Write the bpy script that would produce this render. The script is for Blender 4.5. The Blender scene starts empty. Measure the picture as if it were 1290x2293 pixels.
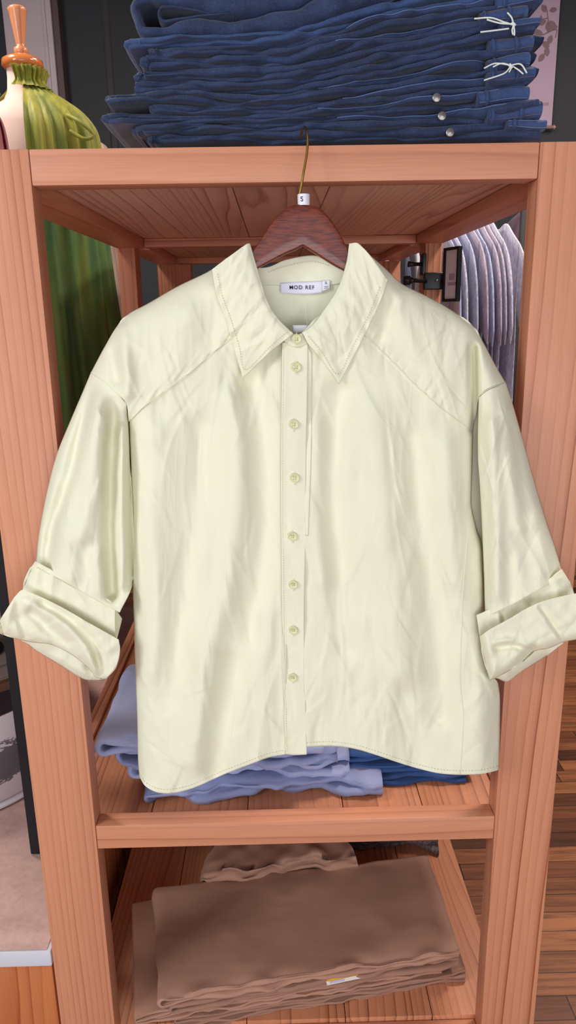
import bpy, bmesh, math, random
import numpy as np
from mathutils import Vector, Matrix, noise
C = bpy.context.scene.collection
rng = np.random.RandomState(7)
random.seed(7)
# ---------------------------------------------------------------- camera model
W, H = 1290, 2293
F = 1654.4
CAM = np.array([-.0208, -1.1834, 1.5658])
_p, _y, _r = -.2654, -.0132, -.0166
_fw = np.array([-math.sin(_y)*math.cos(_p), math.cos(_y)*math.cos(_p), math.sin(_p)])
_rt = np.array([math.cos(_y), math.sin(_y), 0.])
_up = np.cross(_rt, _fw)
RT = _rt*math.cos(_r)+_up*math.sin(_r)
UP = -_rt*math.sin(_r)+_up*math.cos(_r)
def at(px, py, axis, val):
    """point of the place seen at a photo pixel, on the plane axis = val (arrays allowed)"""
    px = np.asarray(px, float); py = np.asarray(py, float); val = np.asarray(val, float)
    d = _fw+RT*((px-W/2)/F)[..., None]-UP*((py-H/2)/F)[..., None]
    t = (val-CAM[axis])/d[..., axis]
    return CAM+d*t[..., None]
cam = bpy.data.cameras.new('camera'); co = bpy.data.objects.new('camera', cam); C.objects.link(co)
cam.sensor_fit = 'VERTICAL'; cam.sensor_height = 36; cam.lens = F/H*36; cam.clip_start = .02
co.matrix_world = Matrix([[RT[0], UP[0], -_fw[0], CAM[0]], [RT[1], UP[1], -_fw[1], CAM[1]], [RT[2], UP[2], -_fw[2], CAM[2]], [0, 0, 0, 1]])
bpy.context.scene.camera = co
sc = bpy.context.scene
sc.view_settings.view_transform = 'Standard'; sc.view_settings.look = 'None'; sc.view_settings.gamma = 1
sc.view_settings.use_curve_mapping = False; sc.view_settings.exposure = 0.0
# ---------------------------------------------------------------- objects
def tag(o, label, cat, group=None):
    o['label'] = label; o['category'] = cat
    if group: o['group'] = group
    return o
def thing(name, label, cat, loc=(0, 0, 0), group=None, rz=0):
    o = bpy.data.objects.new(name, None); C.objects.link(o); o.location = loc; o.rotation_euler = (0, 0, rz)
    o.empty_display_size = .05
    return tag(o, label, cat, group)
def mk(name, V, Fc, mat, parent=None, smooth=True, world=True, label=None):
    """links ONE mesh; verts are world coordinates unless world=False (then local to parent)"""
    V = np.asarray(V, float).reshape(-1, 3)
    me = bpy.data.meshes.new(name)
    o = bpy.data.objects.new(name, me); C.objects.link(o)
    if parent is not None:
        o.parent = parent
        if world:
            off = np.array(parent.location)
            a = -parent.rotation_euler[2]
            q = parent
            while q.parent is not None:
                q = q.parent; off = off+np.array(q.location); a -= q.rotation_euler[2]
            V = V-off
            if abs(a) > 1e-9:
                c, s = math.cos(a), math.sin(a); V = np.stack([V[:, 0]*c-V[:, 1]*s, V[:, 0]*s+V[:, 1]*c, V[:, 2]], 1)
    me.from_pydata(V.tolist(), [], [tuple(int(i) for i in f) for f in Fc])
    me.update()
    if smooth: me.polygons.foreach_set('use_smooth', [True]*len(me.polygons))
    if mat is not None: me.materials.append(mat)
    if label: o['label'] = label
    return o
def struct(o):
    o['kind'] = 'structure'; return o
class MB:
    def __init__(s): s.V = []; s.F = []
    def add(s, V, Fc):
        n = len(s.V); s.V += [tuple(v) for v in V]; s.F += [tuple(i+n for i in f) for f in Fc]; return s
    def box(s, x0, x1, y0, y1, z0, z1, b=0.0):
        if b <= 0:
            V = [(x, y, z) for z in (z0, z1) for y in (y0, y1) for x in (x0, x1)]
            return s.add(V, [(0, 2, 3, 1), (4, 5, 7, 6), (0, 1, 5, 4), (2, 6, 7, 3), (0, 4, 6, 2), (1, 3, 7, 5)])
        bm = bmesh.new(); bmesh.ops.create_cube(bm, size=1)
        for v in bm.verts: v.co = Vector(((x0+x1)/2+v.co.x*(x1-x0), (y0+y1)/2+v.co.y*(y1-y0), (z0+z1)/2+v.co.z*(z1-z0)))
        bmesh.ops.bevel(bm, geom=bm.edges[:], offset=b, segments=2, affect='EDGES', profile=.6)
        bm.verts.index_update()
        s.add([v.co[:] for v in bm.verts], [[v.index for v in f.verts] for f in bm.faces]); bm.free(); return s
    def tube(s, pts, r, n=10, cap=True, flat=None):
        pts = [Vector(p) for p in pts]; m = len(pts)
        rr = r if hasattr(r, '__len__') else [r]*m
        up = Vector((0, 0, 1)); V = []; prev = None
        for i, p in enumerate(pts):
            t = (pts[min(i+1, m-1)]-pts[max(i-1, 0)])
            if t.length < 1e-9: t = Vector((0, 0, 1))
            t.normalize()
            if prev is None:
                a = t.cross(up)
                if a.length < .1: a = t.cross(Vector((1, 0, 0)))
            else: a = prev-t*prev.dot(t)
            if a.length < 1e-6: a = t.cross(Vector((1, 0, 0)))
            a.normalize(); prev = a; b = t.cross(a)
            for k in range(n):
                th = 2*math.pi*k/n
                V.append((p+a*(math.cos(th)*rr[i])+b*(math.sin(th)*rr[i]))[:])
        Fc = [(i*n+k, i*n+(k+1) % n, (i+1)*n+(k+1) % n, (i+1)*n+k) for i in range(m-1) for k in range(n)]
        if cap: Fc += [tuple(range(n))[::-1], tuple((m-1)*n+k for k in range(n))]
        return s.add(V, Fc)
    def lathe(s, prof, c=(0, 0, 0), n=32, ax='z', fn=None, flat=1.0):
        V = []; m = len(prof)
        for i, (r, z) in enumerate(prof):
            for k in range(n):
                th = 2*math.pi*k/n; rr = r*(fn(th, z) if fn else 1)
                a, b = rr*math.cos(th), rr*math.sin(th)*flat
                V.append((c[0]+a, c[1]+b, c[2]+z) if ax == 'z' else (c[0]+a, c[1]-z, c[2]+b))
        Fc = [(i*n+k, i*n+(k+1) % n, (i+1)*n+(k+1) % n, (i+1)*n+k) for i in range(m-1) for k in range(n)]
        return s.add(V, Fc)
    def build(s, name, mat, parent=None, smooth=False, **k):
        o = mk(name, s.V, s.F, mat, parent, smooth, **k); return o
def autosmooth(o, ang=40):
    me = o.data
    me.polygons.foreach_set('use_smooth', [True]*len(me.polygons))
    bm = bmesh.new(); bm.from_mesh(me)
    for e in bm.edges:
        if len(e.link_faces) == 2 and e.calc_face_angle(0) > math.radians(ang): e.smooth = False
    bm.to_mesh(me); bm.free(); return o
def smoothline(P, n):
    """Catmull-Rom resample of a polyline to n points by arc length"""
    P = np.asarray(P, float)
    if len(P) == 2: return P[0]+(P[1]-P[0])*np.linspace(0, 1, n)[:, None]
    Q = np.vstack([2*P[0]-P[1], P, 2*P[-1]-P[-2]]); out = []
    for i in range(1, len(Q)-2):
        t = np.linspace(0, 1, 16, endpoint=False)[:, None]
        a, b, c, d = Q[i-1], Q[i], Q[i+1], Q[i+2]
        k = .5
        m1 = (c-a)*k; m2 = (d-b)*k
        # limit tangents so unequal spacings do not overshoot
        L = np.linalg.norm(c-b)
        for m in (m1, m2):
            l = np.linalg.norm(m)
            if l > L: m *= L/l
        out.append((2*t**3-3*t**2+1)*b+(t**3-2*t**2+t)*m1+(-2*t**3+3*t**2)*c+(t**3-t**2)*m2)
    out.append(P[-1:]); R = np.vstack(out)
    s = np.r_[0, np.cumsum(np.linalg.norm(np.diff(R, axis=0), axis=1))]
    u = np.linspace(0, s[-1], n)
    return np.stack([np.interp(u, s, R[:, k]) for k in range(R.shape[1])], 1)
def coons(top, bot, lef, rig, nu, nv):
    """grid (nv+1, nu+1, 2) from four boundary polylines: top/bot left to right, lef/rig top to bottom"""
    T, B, L, R = smoothline(top, nu+1), smoothline(bot, nu+1), smoothline(lef, nv+1), smoothline(rig, nv+1)
    u = np.linspace(0, 1, nu+1)[None, :, None]; v = np.linspace(0, 1, nv+1)[:, None, None]
    G = (1-v)*T[None]+v*B[None]+(1-u)*L[:, None]+u*R[:, None]
    G -= (1-u)*(1-v)*T[0]+u*(1-v)*T[-1]+(1-u)*v*B[0]+u*v*B[-1]
    return G
def gridfaces(nv, nu, off=0):
    i = np.arange(nv)[:, None]*(nu+1)+np.arange(nu)[None]
    i = i.ravel()+off
    return np.stack([i, i+nu+1, i+nu+2, i+1], 1).tolist()
def dist_poly(P, L):
    """distance of points P (...,2) to open polyline L"""
    P = np.asarray(P, float); L = np.asarray(L, float); out = np.full(P.shape[:-1], 1e9)
    for a, b in zip(L[:-1], L[1:]):
        d = b-a; t = np.clip(((P-a)@d)/max(d@d, 1e-9), 0, 1)
        out = np.minimum(out, np.hypot(*np.moveaxis(P-(a+t[..., None]*d), -1, 0)))
    return out
def sdist_poly(P, L):
    """signed distance to open polyline (positive on its left when walking in picture coordinates y down)"""
    P = np.asarray(P, float); L = np.asarray(L, float); out = np.full(P.shape[:-1], 1e9); sg = np.ones(P.shape[:-1])
    for a, b in zip(L[:-1], L[1:]):
        d = b-a; t = np.clip(((P-a)@d)/max(d@d, 1e-9), 0, 1)
        q = P-(a+t[..., None]*d); D = np.hypot(q[..., 0], q[..., 1])
        c = d[0]*q[..., 1]-d[1]*q[..., 0]
        m = D < out; out = np.where(m, D, out); sg = np.where(m, np.where(c < 0, 1, -1), sg)
    return out*sg
def vnoise(x, y, seed=0):
    """smooth 2D value noise, vectorised, -1..1"""
    xi = np.floor(x).astype(int); yi = np.floor(y).astype(int); xf = x-xi; yf = y-yi
    def h(a, b):
        n = (a*374761393+b*668265263+seed*982451653) & 0x7fffffff
        n = ((n ^ (n >> 13))*1274126177) & 0x7fffffff
        n = n ^ (n >> 16)
        return (n & 0xffff)/32767.5-1
    sx = xf*xf*xf*(xf*(xf*6-15)+10); sy = yf*yf*yf*(yf*(yf*6-15)+10)
    return (h(xi, yi)*(1-sx)+h(xi+1, yi)*sx)*(1-sy)+(h(xi, yi+1)*(1-sx)+h(xi+1, yi+1)*sx)*sy
def text_mesh(body, size, mat, parent, origin, xdir=(1, 0, 0), updir=(0, 0, 1), name='lettering', extrude=.0001, bold=0., align='CENTER', space=1.0):
    cu = bpy.data.curves.new(name, 'FONT'); cu.body = body; cu.size = size; cu.extrude = extrude; cu.offset = bold
    cu.align_x = align; cu.align_y = 'CENTER'; cu.space_character = space
    tmp = bpy.data.objects.new('t', cu); C.objects.link(tmp)
    me = bpy.data.meshes.new_from_object(tmp.evaluated_get(bpy.context.evaluated_depsgraph_get()))
    bpy.data.objects.remove(tmp)
    X = Vector(xdir).normalized(); Z = Vector(updir).normalized(); N = X.cross(Z)
    V = [(Vector(origin)+X*v.co.x+Z*v.co.y+N*v.co.z)[:] for v in me.vertices]
    Fc = [tuple(p.vertices) for p in me.polygons]
    bpy.data.meshes.remove(me)
    return mk(name, V, Fc, mat, parent, False)
# ---------------------------------------------------------------- materials
def s2l(c):
    return tuple((x/12.92 if x <= .04045 else ((x+.055)/1.055)**2.4) for x in [v/255 for v in c])+(1,)
class NT:
    def __init__(s, name):
        s.m = bpy.data.materials.new(name); s.m.use_nodes = True; s.t = s.m.node_tree; s.n = s.t.nodes; s.l = s.t.links
        s.b = s.n['Principled BSDF']; s.oc = None
    def node(s, typ, **kw):
        n = s.n.new(typ)
        for k, v in kw.items():
            if k.startswith('i_'):
                key = k[2:].replace('_', ' '); n.inputs[key].default_value = v
            else: setattr(n, k, v)
        return n
    def coords(s, scale=(1, 1, 1), rot=(0, 0, 0), rand=0.0):
        tc = s.node('ShaderNodeTexCoord'); mp = s.node('ShaderNodeMapping')
        mp.inputs['Scale'].default_value = scale; mp.inputs['Rotation'].default_value = rot
        s.l.new(tc.outputs['Object'], mp.inputs['Vector'])
        if rand:
            oi = s.node('ShaderNodeObjectInfo'); mu = s.node('ShaderNodeMath', operation='MULTIPLY'); mu.inputs[1].default_value = rand
            s.l.new(oi.outputs['Random'], mu.inputs[0]); cx = s.node('ShaderNodeCombineXYZ')
            for i in range(3): s.l.new(mu.outputs[0], cx.inputs[i])
            s.l.new(cx.outputs[0], mp.inputs['Location'])
        return mp.outputs['Vector']
    def noise(s, vec, scale, detail=2, rough=.5, dist=0):
        n = s.node('ShaderNodeTexNoise'); n.inputs['Scale'].default_value = scale; n.inputs['Detail'].default_value = detail
        n.inputs['Roughness'].default_value = rough; n.inputs['Distortion'].default_value = dist
        s.l.new(vec, n.inputs['Vector']); return n.outputs['Fac']
    def ramp(s, fac, stops, interp='LINEAR'):
        r = s.node('ShaderNodeValToRGB'); r.color_ramp.interpolation = interp; e = r.color_ramp.elements
        while len(e) > 1: e.remove(e[-1])
        e[0].position = stops[0][0]; e[0].color = stops[0][1]
        for p, c in stops[1:]:
            k = e.new(p); k.color = c
        s.l.new(fac, r.inputs[0]); return r.outputs[0]
    def mix(s, a, b, fac, mode='MIX'):
        m = s.node('ShaderNodeMix', data_type='RGBA', blend_type=mode)
        for sock, v in ((m.inputs[0], fac), (m.inputs[6], a), (m.inputs[7], b)):
            if hasattr(v, 'links') or hasattr(v, 'is_linked'): s.l.new(v, sock)
            else: sock.default_value = v
        return m.outputs[2]
    def math(s, op, a, b=None, c=None):
        m = s.node('ShaderNodeMath', operation=op)
        for i, v in enumerate((a, b, c)):
            if v is None: continue
            if hasattr(v, 'is_linked'): s.l.new(v, m.inputs[i])
            else: m.inputs[i].default_value = v
        return m.outputs[0]
    def bump(s, h, strength=.3, dist=.001):
        b = s.node('ShaderNodeBump'); b.inputs['Strength'].default_value = strength; b.inputs['Distance'].default_value = dist
        s.l.new(h, b.inputs['Height']); s.l.new(b.outputs[0], s.b.inputs['Normal']); return b
    def col(s, c):
        if hasattr(c, 'is_linked'): s.l.new(c, s.b.inputs['Base Color'])
        else: s.b.inputs['Base Color'].default_value = c
    def set(s, **kw):
        for k, v in kw.items(): s.b.inputs[k.replace('_', ' ')].default_value = v
        return s
def plain(name, rgb, rough=.6, metal=0, **kw):
    t = NT(name); t.col(s2l(rgb)); t.set(Roughness=rough, Metallic=metal, **kw)
    return t.m
def wood(name, light, dark, axis='z', freq=55, wob=.9, rough=.45, knots=True, contrast=1.0, stretch=.07, blotch=.35):
    t = NT(name)
    sc_ = {'x': (stretch, 1, 1), 'y': (1, stretch, 1), 'z': (1, 1, stretch)}[axis]
    v = t.coords(sc_, rand=7.0)
    n1 = t.noise(v, 5, 2, .45)
    n2 = t.noise(v, 22, 3, .55)
    sep = t.node('ShaderNodeSeparateXYZ'); t.l.new(v, sep.inputs[0])
    i, j = {'x': (1, 2), 'y': (0, 2), 'z': (0, 1)}[axis]
    base = t.math('ADD', sep.outputs[i], t.math('MULTIPLY', sep.outputs[j], .45))
    n0 = t.noise(v, 1.7, 1, .4)
    u = t.math('ADD', t.math('MULTIPLY', base, freq), t.math('MULTIPLY', n1, freq*.13*wob))
    u = t.math('ADD', u, t.math('MULTIPLY', n0, freq*.35))
    u = t.math('ADD', u, t.math('MULTIPLY', n2, .5))
    fr = t.math('FRACT', u)
    ring = t.ramp(fr, [(0, (0, 0, 0, 1)), (.45, (.12*contrast,)*3+(1,)), (.80, (.45*contrast,)*3+(1,)), (.90, (.98*contrast,)*3+(1,)), (.96, (.25,)*3+(1,)), (1, (0, 0, 0, 1))])
    wn = t.node('ShaderNodeTexWhiteNoise', noise_dimensions='1D'); t.l.new(t.math('FLOOR', u), wn.inputs['W'])
    msk = t.ramp(t.noise(v, 3.5, 2, .5), [(.35, (.25,)*3+(1,)), (.65, (1, 1, 1, 1))])
    ring = t.math('MULTIPLY', t.math('MULTIPLY', ring, t.math('ADD', .25, t.math('MULTIPLY', wn.outputs['Value'], .95))), msk)
    fine = t.noise(t.coords(tuple(x*(1 if x == 1 else .35) for x in sc_), rand=3.0), 420, 2, .6)
    fm = t.ramp(fine, [(.35, (0, 0, 0, 1)), (.75, (1, 1, 1, 1))])
    blo = t.ramp(t.noise(v, 9, 3, .6), [(.3, (0, 0, 0, 1)), (.75, (1, 1, 1, 1))])
    mid = tuple((a*.45+b*.55) for a, b in zip(s2l(light), s2l(dark)))
    c = t.mix(s2l(light), s2l(dark), t.math('MINIMUM', t.math('MULTIPLY', ring, 1.7), 1.0))
    c = t.mix(c, mid, t.math('MULTIPLY', blo, blotch))
    c = t.mix(c, s2l(dark), t.math('MULTIPLY', fm, .16))
    if knots:
        kv = t.coords({'x': (.5, 1, 1), 'y': (1, .5, 1), 'z': (1, 1, .5)}[axis], rand=5.0)
        vo = t.node('ShaderNodeTexVoronoi', feature='F1'); vo.inputs['Scale'].default_value = 4.2; t.l.new(kv, vo.inputs['Vector'])
        kn = t.ramp(vo.outputs['Distance'], [(0, (1, 1, 1, 1)), (.028, (.85, .85, .85, 1)), (.045, (0, 0, 0, 1))])
        c = t.mix(c, tuple(x*.28 for x in s2l(dark)[:3])+(1,), kn)
    t.col(c); t.set(Roughness=rough)
    t.bump(t.math('ADD', ring, fm), .12, .0006)
    return t.m
def cloth(name, rgb, dark=None, rough=.85, weave=900, crumple=.35, cs=28, sheen=.15, mottle=.12, cdist=.004, trans=0.0):
    t = NT(name); v = t.coords()
    d = dark or tuple(int(x*.8) for x in rgb)
    n = t.noise(v, cs*.6, 4, .6); n3 = t.noise(v, weave, 2, .7)
    c = t.mix(s2l(rgb), s2l(d), t.math('MULTIPLY', n, mottle)); c = t.mix(c, s2l(d), t.math('MULTIPLY', t.ramp(n3, [(.4, (0, 0, 0, 1)), (.7, (1, 1, 1, 1))]), mottle*1.6))
    t.col(c); t.set(Roughness=rough, Sheen_Weight=sheen)
    w = t.noise(t.coords((1, .45, 1), rot=(0, 0, .5)), cs*.8, 2, .45, .2); w2 = t.noise(t.coords((.35, 1, 1), rot=(0, 0, -.3)), cs*1.4, 2, .5, .2)
    h = t.math('ADD', t.math('ADD', w, t.math('MULTIPLY', w2, .5)), t.math('MULTIPLY', n3, .03))
    t.bump(h, crumple, cdist)
    if trans:
        tr = t.node('ShaderNodeBsdfTranslucent'); t.l.new(c, tr.inputs[0]); mx = t.node('ShaderNodeMixShader'); mx.inputs[0].default_value = trans
        t.l.new(t.b.outputs[0], mx.inputs[1]); t.l.new(tr.outputs[0], mx.inputs[2]); t.l.new(mx.outputs[0], t.n['Material Output'].inputs[0])
    return t.m
# ================================================================ materials for wood
PL, PD = (220, 152, 116), (146, 74, 46)
M_post = wood('pine_post', PL, PD, 'z', freq=60, wob=.9, contrast=.95, knots=False, blotch=.3)
M_railx = wood('pine_rail', PL, PD, 'x', freq=48, wob=.6, contrast=.55, knots=False, blotch=.45)
M_railz = M_post
M_raily = wood('pine_side_rail', (218, 148, 112), (146, 76, 50), 'y', freq=50, wob=.8, contrast=.7, knots=False)
M_plank = wood('pine_shelf_board', (216, 144, 104), (128, 66, 42), 'y', freq=62, wob=1.5, contrast=.8, blotch=.4)
# ================================================================ room
def floor_mat():
    t = NT('old_floorboards'); v = t.coords()
    sep = t.node('ShaderNodeSeparateXYZ'); t.l.new(v, sep.inputs[0])
    y = t.math('DIVIDE', sep.outputs[1], .062); row = t.math('FLOOR', y)
    wn = t.node('ShaderNodeTexWhiteNoise', noise_dimensions='1D'); t.l.new(row, wn.inputs['W'])
    x = t.math('ADD', t.math('DIVIDE', sep.outputs[0], 1.1), t.math('MULTIPLY', wn.outputs['Value'], 5.0))
    wn2 = t.node('ShaderNodeTexWhiteNoise', noise_dimensions='2D'); cx = t.node('ShaderNodeCombineXYZ'); t.l.new(row, cx.inputs[0]); t.l.new(t.math('FLOOR', x), cx.inputs[1]); t.l.new(cx.outputs[0], wn2.inputs['Vector'])
    base = t.ramp(wn2.outputs['Value'], [(0, s2l((92, 54, 36))), (.3, s2l((128, 76, 48))), (.6, s2l((152, 94, 60))), (1, s2l((174, 112, 72)))])
    off = t.node('ShaderNodeVectorMath', operation='ADD'); t.l.new(t.coords((.07, 1, 1)), off.inputs[0]); t.l.new(wn2.outputs['Color'], off.inputs[1])
    g = t.noise(off.outputs[0], 60, 4, .65, .6)
    c = t.mix(base, s2l((58, 30, 20)), t.ramp(g, [(.42, (0, 0, 0, 1)), (.75, (.85, .85, .85, 1))]))
    fy = t.math('ABSOLUTE', t.math('SUBTRACT', t.math('FRACT', y), .5)); fx = t.math('ABSOLUTE', t.math('SUBTRACT', t.math('FRACT', x), .5))
    gap = t.math('MAXIMUM', t.math('GREATER_THAN', fy, .482), t.math('GREATER_THAN', fx, .4985))
    c = t.mix(c, s2l((22, 12, 9)), t.math('MULTIPLY', gap, .85))
    t.col(c); t.set(Roughness=.42); t.bump(t.math('SUBTRACT', t.math('MULTIPLY', g, .3), gap), .4, .002)
    return t.m
struct(MB().box(-4, 4, -3.5, 3.6, -.05, 0).build('floor', floor_mat()))
def wallmat(name, rgb):
    t = NT(name); n = t.noise(t.coords(), 3, 4, .6); d = tuple(int(x*.88) for x in rgb)
    t.col(t.mix(s2l(rgb), s2l(d), n)); t.set(Roughness=.7); t.bump(t.noise(t.coords(), 160, 3), .1, .002); return t.m
M_wall = wallmat('dark_wall_paint', (46, 49, 55))
struct(MB().box(-4, 4, 3.5, 3.6, 0, 3.4).build('wall_back', M_wall))
struct(MB().box(-4.1, -4, -3.5, 3.6, 0, 3.4).build('wall_left', M_wall))
struct(MB().box(4, 4.1, -3.5, 3.6, 0, 3.4).build('wall_right', M_wall))
struct(MB().box(-4.1, 4.1, -3.5, 3.6, 3.4, 3.5).build('ceiling', wallmat('ceiling_paint', (200, 198, 196))))
# pale pilaster board on the back wall with a dark edge strip
xa = at(22, 190, 1, 3.4)[0]; xb = at(128, 190, 1, 3.4)[0]
w = MB(); w.box(xa, xb, 3.40, 3.499, 0, 3.39, .004); w.box(xb-.045, xb-.03, 3.392, 3.42, 0, 3.39)
struct(w.build('trim_1', wallmat('pale_trim_paint', (206, 192, 198))))
struct(MB().box(xb+.001, xb+.035, 3.42, 3.499, 0, 3.39, .003).build('trim_2', plain('dark_brown_trim', (88, 70, 70), .6)))
# ================================================================ shelving unit (one thing)
unit = thing('display_shelf', 'pine display shelf of thick posts and boards carrying folded jeans and trousers', 'shelf', (0, 0, 0))
ZR = 1.75; PX0, PX1 = .375, .484; D1, D2 = 1.08, 1.86
def part(name, mat, *b, bev=.0025, sm=True):
    o = MB().box(*b, bev).build(name, mat, unit); return autosmooth(o)
for s in (-1, 1):
    xs = sorted((s*PX0, s*PX1))
    part('post', M_post, *xs, 0, .046, 0, ZR+.05)
    part('post', M_post, *sorted((s*.475, s*.425)), D1+.02, D1+.105, 0, ZR+.022)
    part('post', M_post, *sorted((s*.345, s*.475)), D2-.01, D2+.09, 0, ZR-.001)
    part('side_rail', M_raily, *sorted((s*.394, s*.476)), .0462, D1+.0195, ZR, ZR+.0235)
    part('side_rail', M_raily, *sorted((s*.394, s*.476)), D1+.106, D2-.0105, ZR, ZR+.0235)
part('front_rail', M_railx, -PX0+.0006, PX0-.0006, 0.0005, .045, ZR, ZR+.0497)
part('middle_rail', M_railx, -PX0+.0006, PX0-.0006, 0.001, .038, .593, .643, bev=.002)
part('cross_rail', M_railx, -.3935, .3935, D1, D1+.045, ZR, ZR+.0235)
part('cross_rail', M_railx, -.3935, .3935, D2+.0, D2+.045, ZR+.0005, ZR+.0235)
def planks(z0, z1, y0, y1, xl, name='shelf_board', mat=None):
    for k, (a, b) in enumerate(zip(xl[:-1], xl[1:])):
        dz = random.uniform(-.0006, .0006)
        part(name, mat or M_plank, a+.0008, b-.0008, y0, y1, z0+dz, z1+dz, bev=.0015)
XJ = [-.374, -.27, -.09, .08, .275, .374]
M_under = wood('pine_board_brightened', (226, 184, 158), (150, 100, 76), 'y', freq=50, wob=2.0, contrast=.8)  # top boards' pine lightened in colour to make up for the dim underside
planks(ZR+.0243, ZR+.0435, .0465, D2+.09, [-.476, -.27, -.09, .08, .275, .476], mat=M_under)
# middle shelf with its side rails
planks(.603, .6255, .0385, D2-.0, [-.455, -.281, -.093, .094, .25, .405])
for s in (-1, 1):
    part('side_rail', M_raily, *sorted((s*.456, s*.4836)) if s < 0 else (.406, .4836), .0465, D1+.0195, .585, .634)
# bottom shelf
planks(.094, .116, .0465, 1.50, [-.455, -.30, -.11, .10, .285, .447])
part('bottom_rail', M_railx, -PX0+.0006, PX0-.0006, 0.001, .045, .05, .106)
M_scr = plain('small_dents', (236, 214, 200), .6)
# ================================================================ the shirt on its hanger
def shirt_mat(name, rgb, rgb2, crumple=.5, trans=.12):
    t = NT(name); v = t.coords()
    n3 = t.noise(v, 1500, 2, .7)
    t.col(t.mix(s2l(rgb), s2l(rgb2), t.math('MULTIPLY', t.ramp(n3, [(.4, (0, 0, 0, 1)), (.7, (1, 1, 1, 1))]), .12)))
    t.set(Roughness=.88, Sheen_Weight=.05, Specular_IOR_Level=.18)
    vs = t.coords((1, 1, .16), rot=(0, .32, 0)); vs2 = t.coords((1, 1, .14), rot=(0, -.55, 0))
    w1 = t.noise(vs, 30, 2, .5, .15); w2 = t.noise(vs2, 40, 2, .5, .1)
    r1 = t.math('POWER', t.math('SUBTRACT', 1.0, t.math('MULTIPLY', t.math('ABSOLUTE', t.math('SUBTRACT', w1, .5)), 2.0)), 6.0)
    r2 = t.math('POWER', t.math('SUBTRACT', 1.0, t.math('MULTIPLY', t.math('ABSOLUTE', t.math('SUBTRACT', w2, .5)), 2.0)), 8.0)
    msk = t.ramp(t.noise(v, 9, 2, .5), [(.42, (0, 0, 0, 1)), (.62, (1, 1, 1, 1))])
    msk2 = t.ramp(t.noise(v, 7, 2, .5), [(.45, (0, 0, 0, 1)), (.65, (1, 1, 1, 1))])
    h = t.math('ADD', t.math('MULTIPLY', t.math('MULTIPLY', r1, msk), .20), t.math('MULTIPLY', t.math('MULTIPLY', r2, msk2), .16))
    h = t.math('ADD', h, t.math('MULTIPLY', t.noise(vs, 16, 2, .4), .9))
    h = t.math('ADD', h, t.math('MULTIPLY', n3, .012))
    t.bump(h, crumple, .004)
    tr = t.node('ShaderNodeBsdfTranslucent'); tr.inputs[0].default_value = s2l(rgb); mx = t.node('ShaderNodeMixShader'); mx.inputs[0].default_value = trans
    t.l.new(t.b.outputs[0], mx.inputs[1]); t.l.new(tr.outputs[0], mx.inputs[2]); t.l.new(mx.outputs[0], t.n['Material Output'].inputs[0])
    return t.m
M_sh = shirt_mat('pale_lime_cotton', (249, 248, 222), (240, 241, 204), crumple=.6)
M_shc = shirt_mat('pale_lime_cotton_collar', (246, 245, 218), (237, 238, 202), crumple=.6, trans=.06)
M_st = plain('lime_thread', (206, 210, 160), .8)
M_btn = NT('pearly_button'); M_btn.col(s2l((222, 222, 168))); M_btn.set(Roughness=.25, Coat_Weight=.5); M_btn = M_btn.m
M_thr = plain('white_thread', (236, 240, 226), .8)

shirt = thing('shirt', 'pale lime cotton button shirt with rolled sleeves on a dark wooden hanger', 'shirt', (0, -.05, .72))
# --- picture outlines traced at the garment's own distance
SHL = [(556, 546), (475, 603), (400, 640), (330, 680), (285, 705), (262, 730), (235, 775), (203, 835), (190, 866), (152, 955), (128, 1015), (110, 1080), (95, 1150), (85, 1210), (80, 1262)]
SHR = [(800, 546), (862, 600), (900, 635), (960, 665), (1020, 700), (1060, 730), (1080, 762), (1110, 818), (1133, 857), (1150, 910), (1175, 1000), (1200, 1090), (1225, 1170), (1245, 1230), (1259, 1278)]
BL = [(288, 945), (290, 1000), (294, 1080), (297, 1150), (297, 1300), (300, 1400), (303, 1500), (307, 1600), (309, 1700), (312, 1738)]
BR = [(1060, 965), (1058, 1040), (1056, 1130), (1068, 1185), (1080, 1225), (1083, 1300), (1086, 1400), (1098, 1500), (1117, 1535), (1120, 1620), (1118, 1724)]
HEML = [(312, 1738), (325, 1760), (350, 1774), (375, 1777), (405, 1773), (440, 1762), (500, 1735), (560, 1712), (600, 1697), (640, 1689)]
HEMR = [(686, 1672), (740, 1670), (790, 1676), (840, 1690), (890, 1707), (940, 1722), (985, 1732), (1030, 1735), (1080, 1733), (1118, 1724)]
YOKL = [(520, 754), (470, 795), (420, 838), (360, 883), (320, 912), (288, 945)]
YOKR = [(818, 752), (870, 800), (930, 860), (990, 915), (1035, 947), (1060, 965)]
ARML = [(203, 835), (240, 860), (262, 882), (283, 905)]
ARMR = [(1133, 857), (1110, 865), (1090, 874), (1072, 888)]
def creases(x, y, seed, n, box, amp=.0011, lo=25, hi=130, ang=(60, 115), wd=(3, 8)):
    r = np.random.RandomState(seed); h = np.zeros(np.shape(x))
    for k in range(n):
        cx, cy = r.uniform(box[0], box[2]), r.uniform(box[1], box[3]); a = math.radians(r.uniform(*ang)); L = r.uniform(lo, hi); w = r.uniform(*wd)
        ca, sa = math.cos(a), math.sin(a); u = (x-cx)*ca+(y-cy)*sa; v = -(x-cx)*sa+(y-cy)*ca
        cur = r.uniform(-.0018, .0018); v = v+cur*u*u
        m = np.exp(-(u/L)**4)
        s = r.uniform(.3, 1)*amp*r.choice([1, 1, -1])
        h += s*m*(np.exp(-np.abs(v)/w)-.6*np.exp(-((v-w*r.choice([-2, 2]))/(2.2*w))**2))
    return h
def folds(x, y, L):
    h = np.zeros(np.shape(x)); P = np.stack([x, y], -1)
    for pts, amp, w in L:
        d = dist_poly(P, smoothline(pts, 14) if len(pts) > 2 else pts)
        h += amp*np.exp(-(d/w)**2)
    return h
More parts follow.
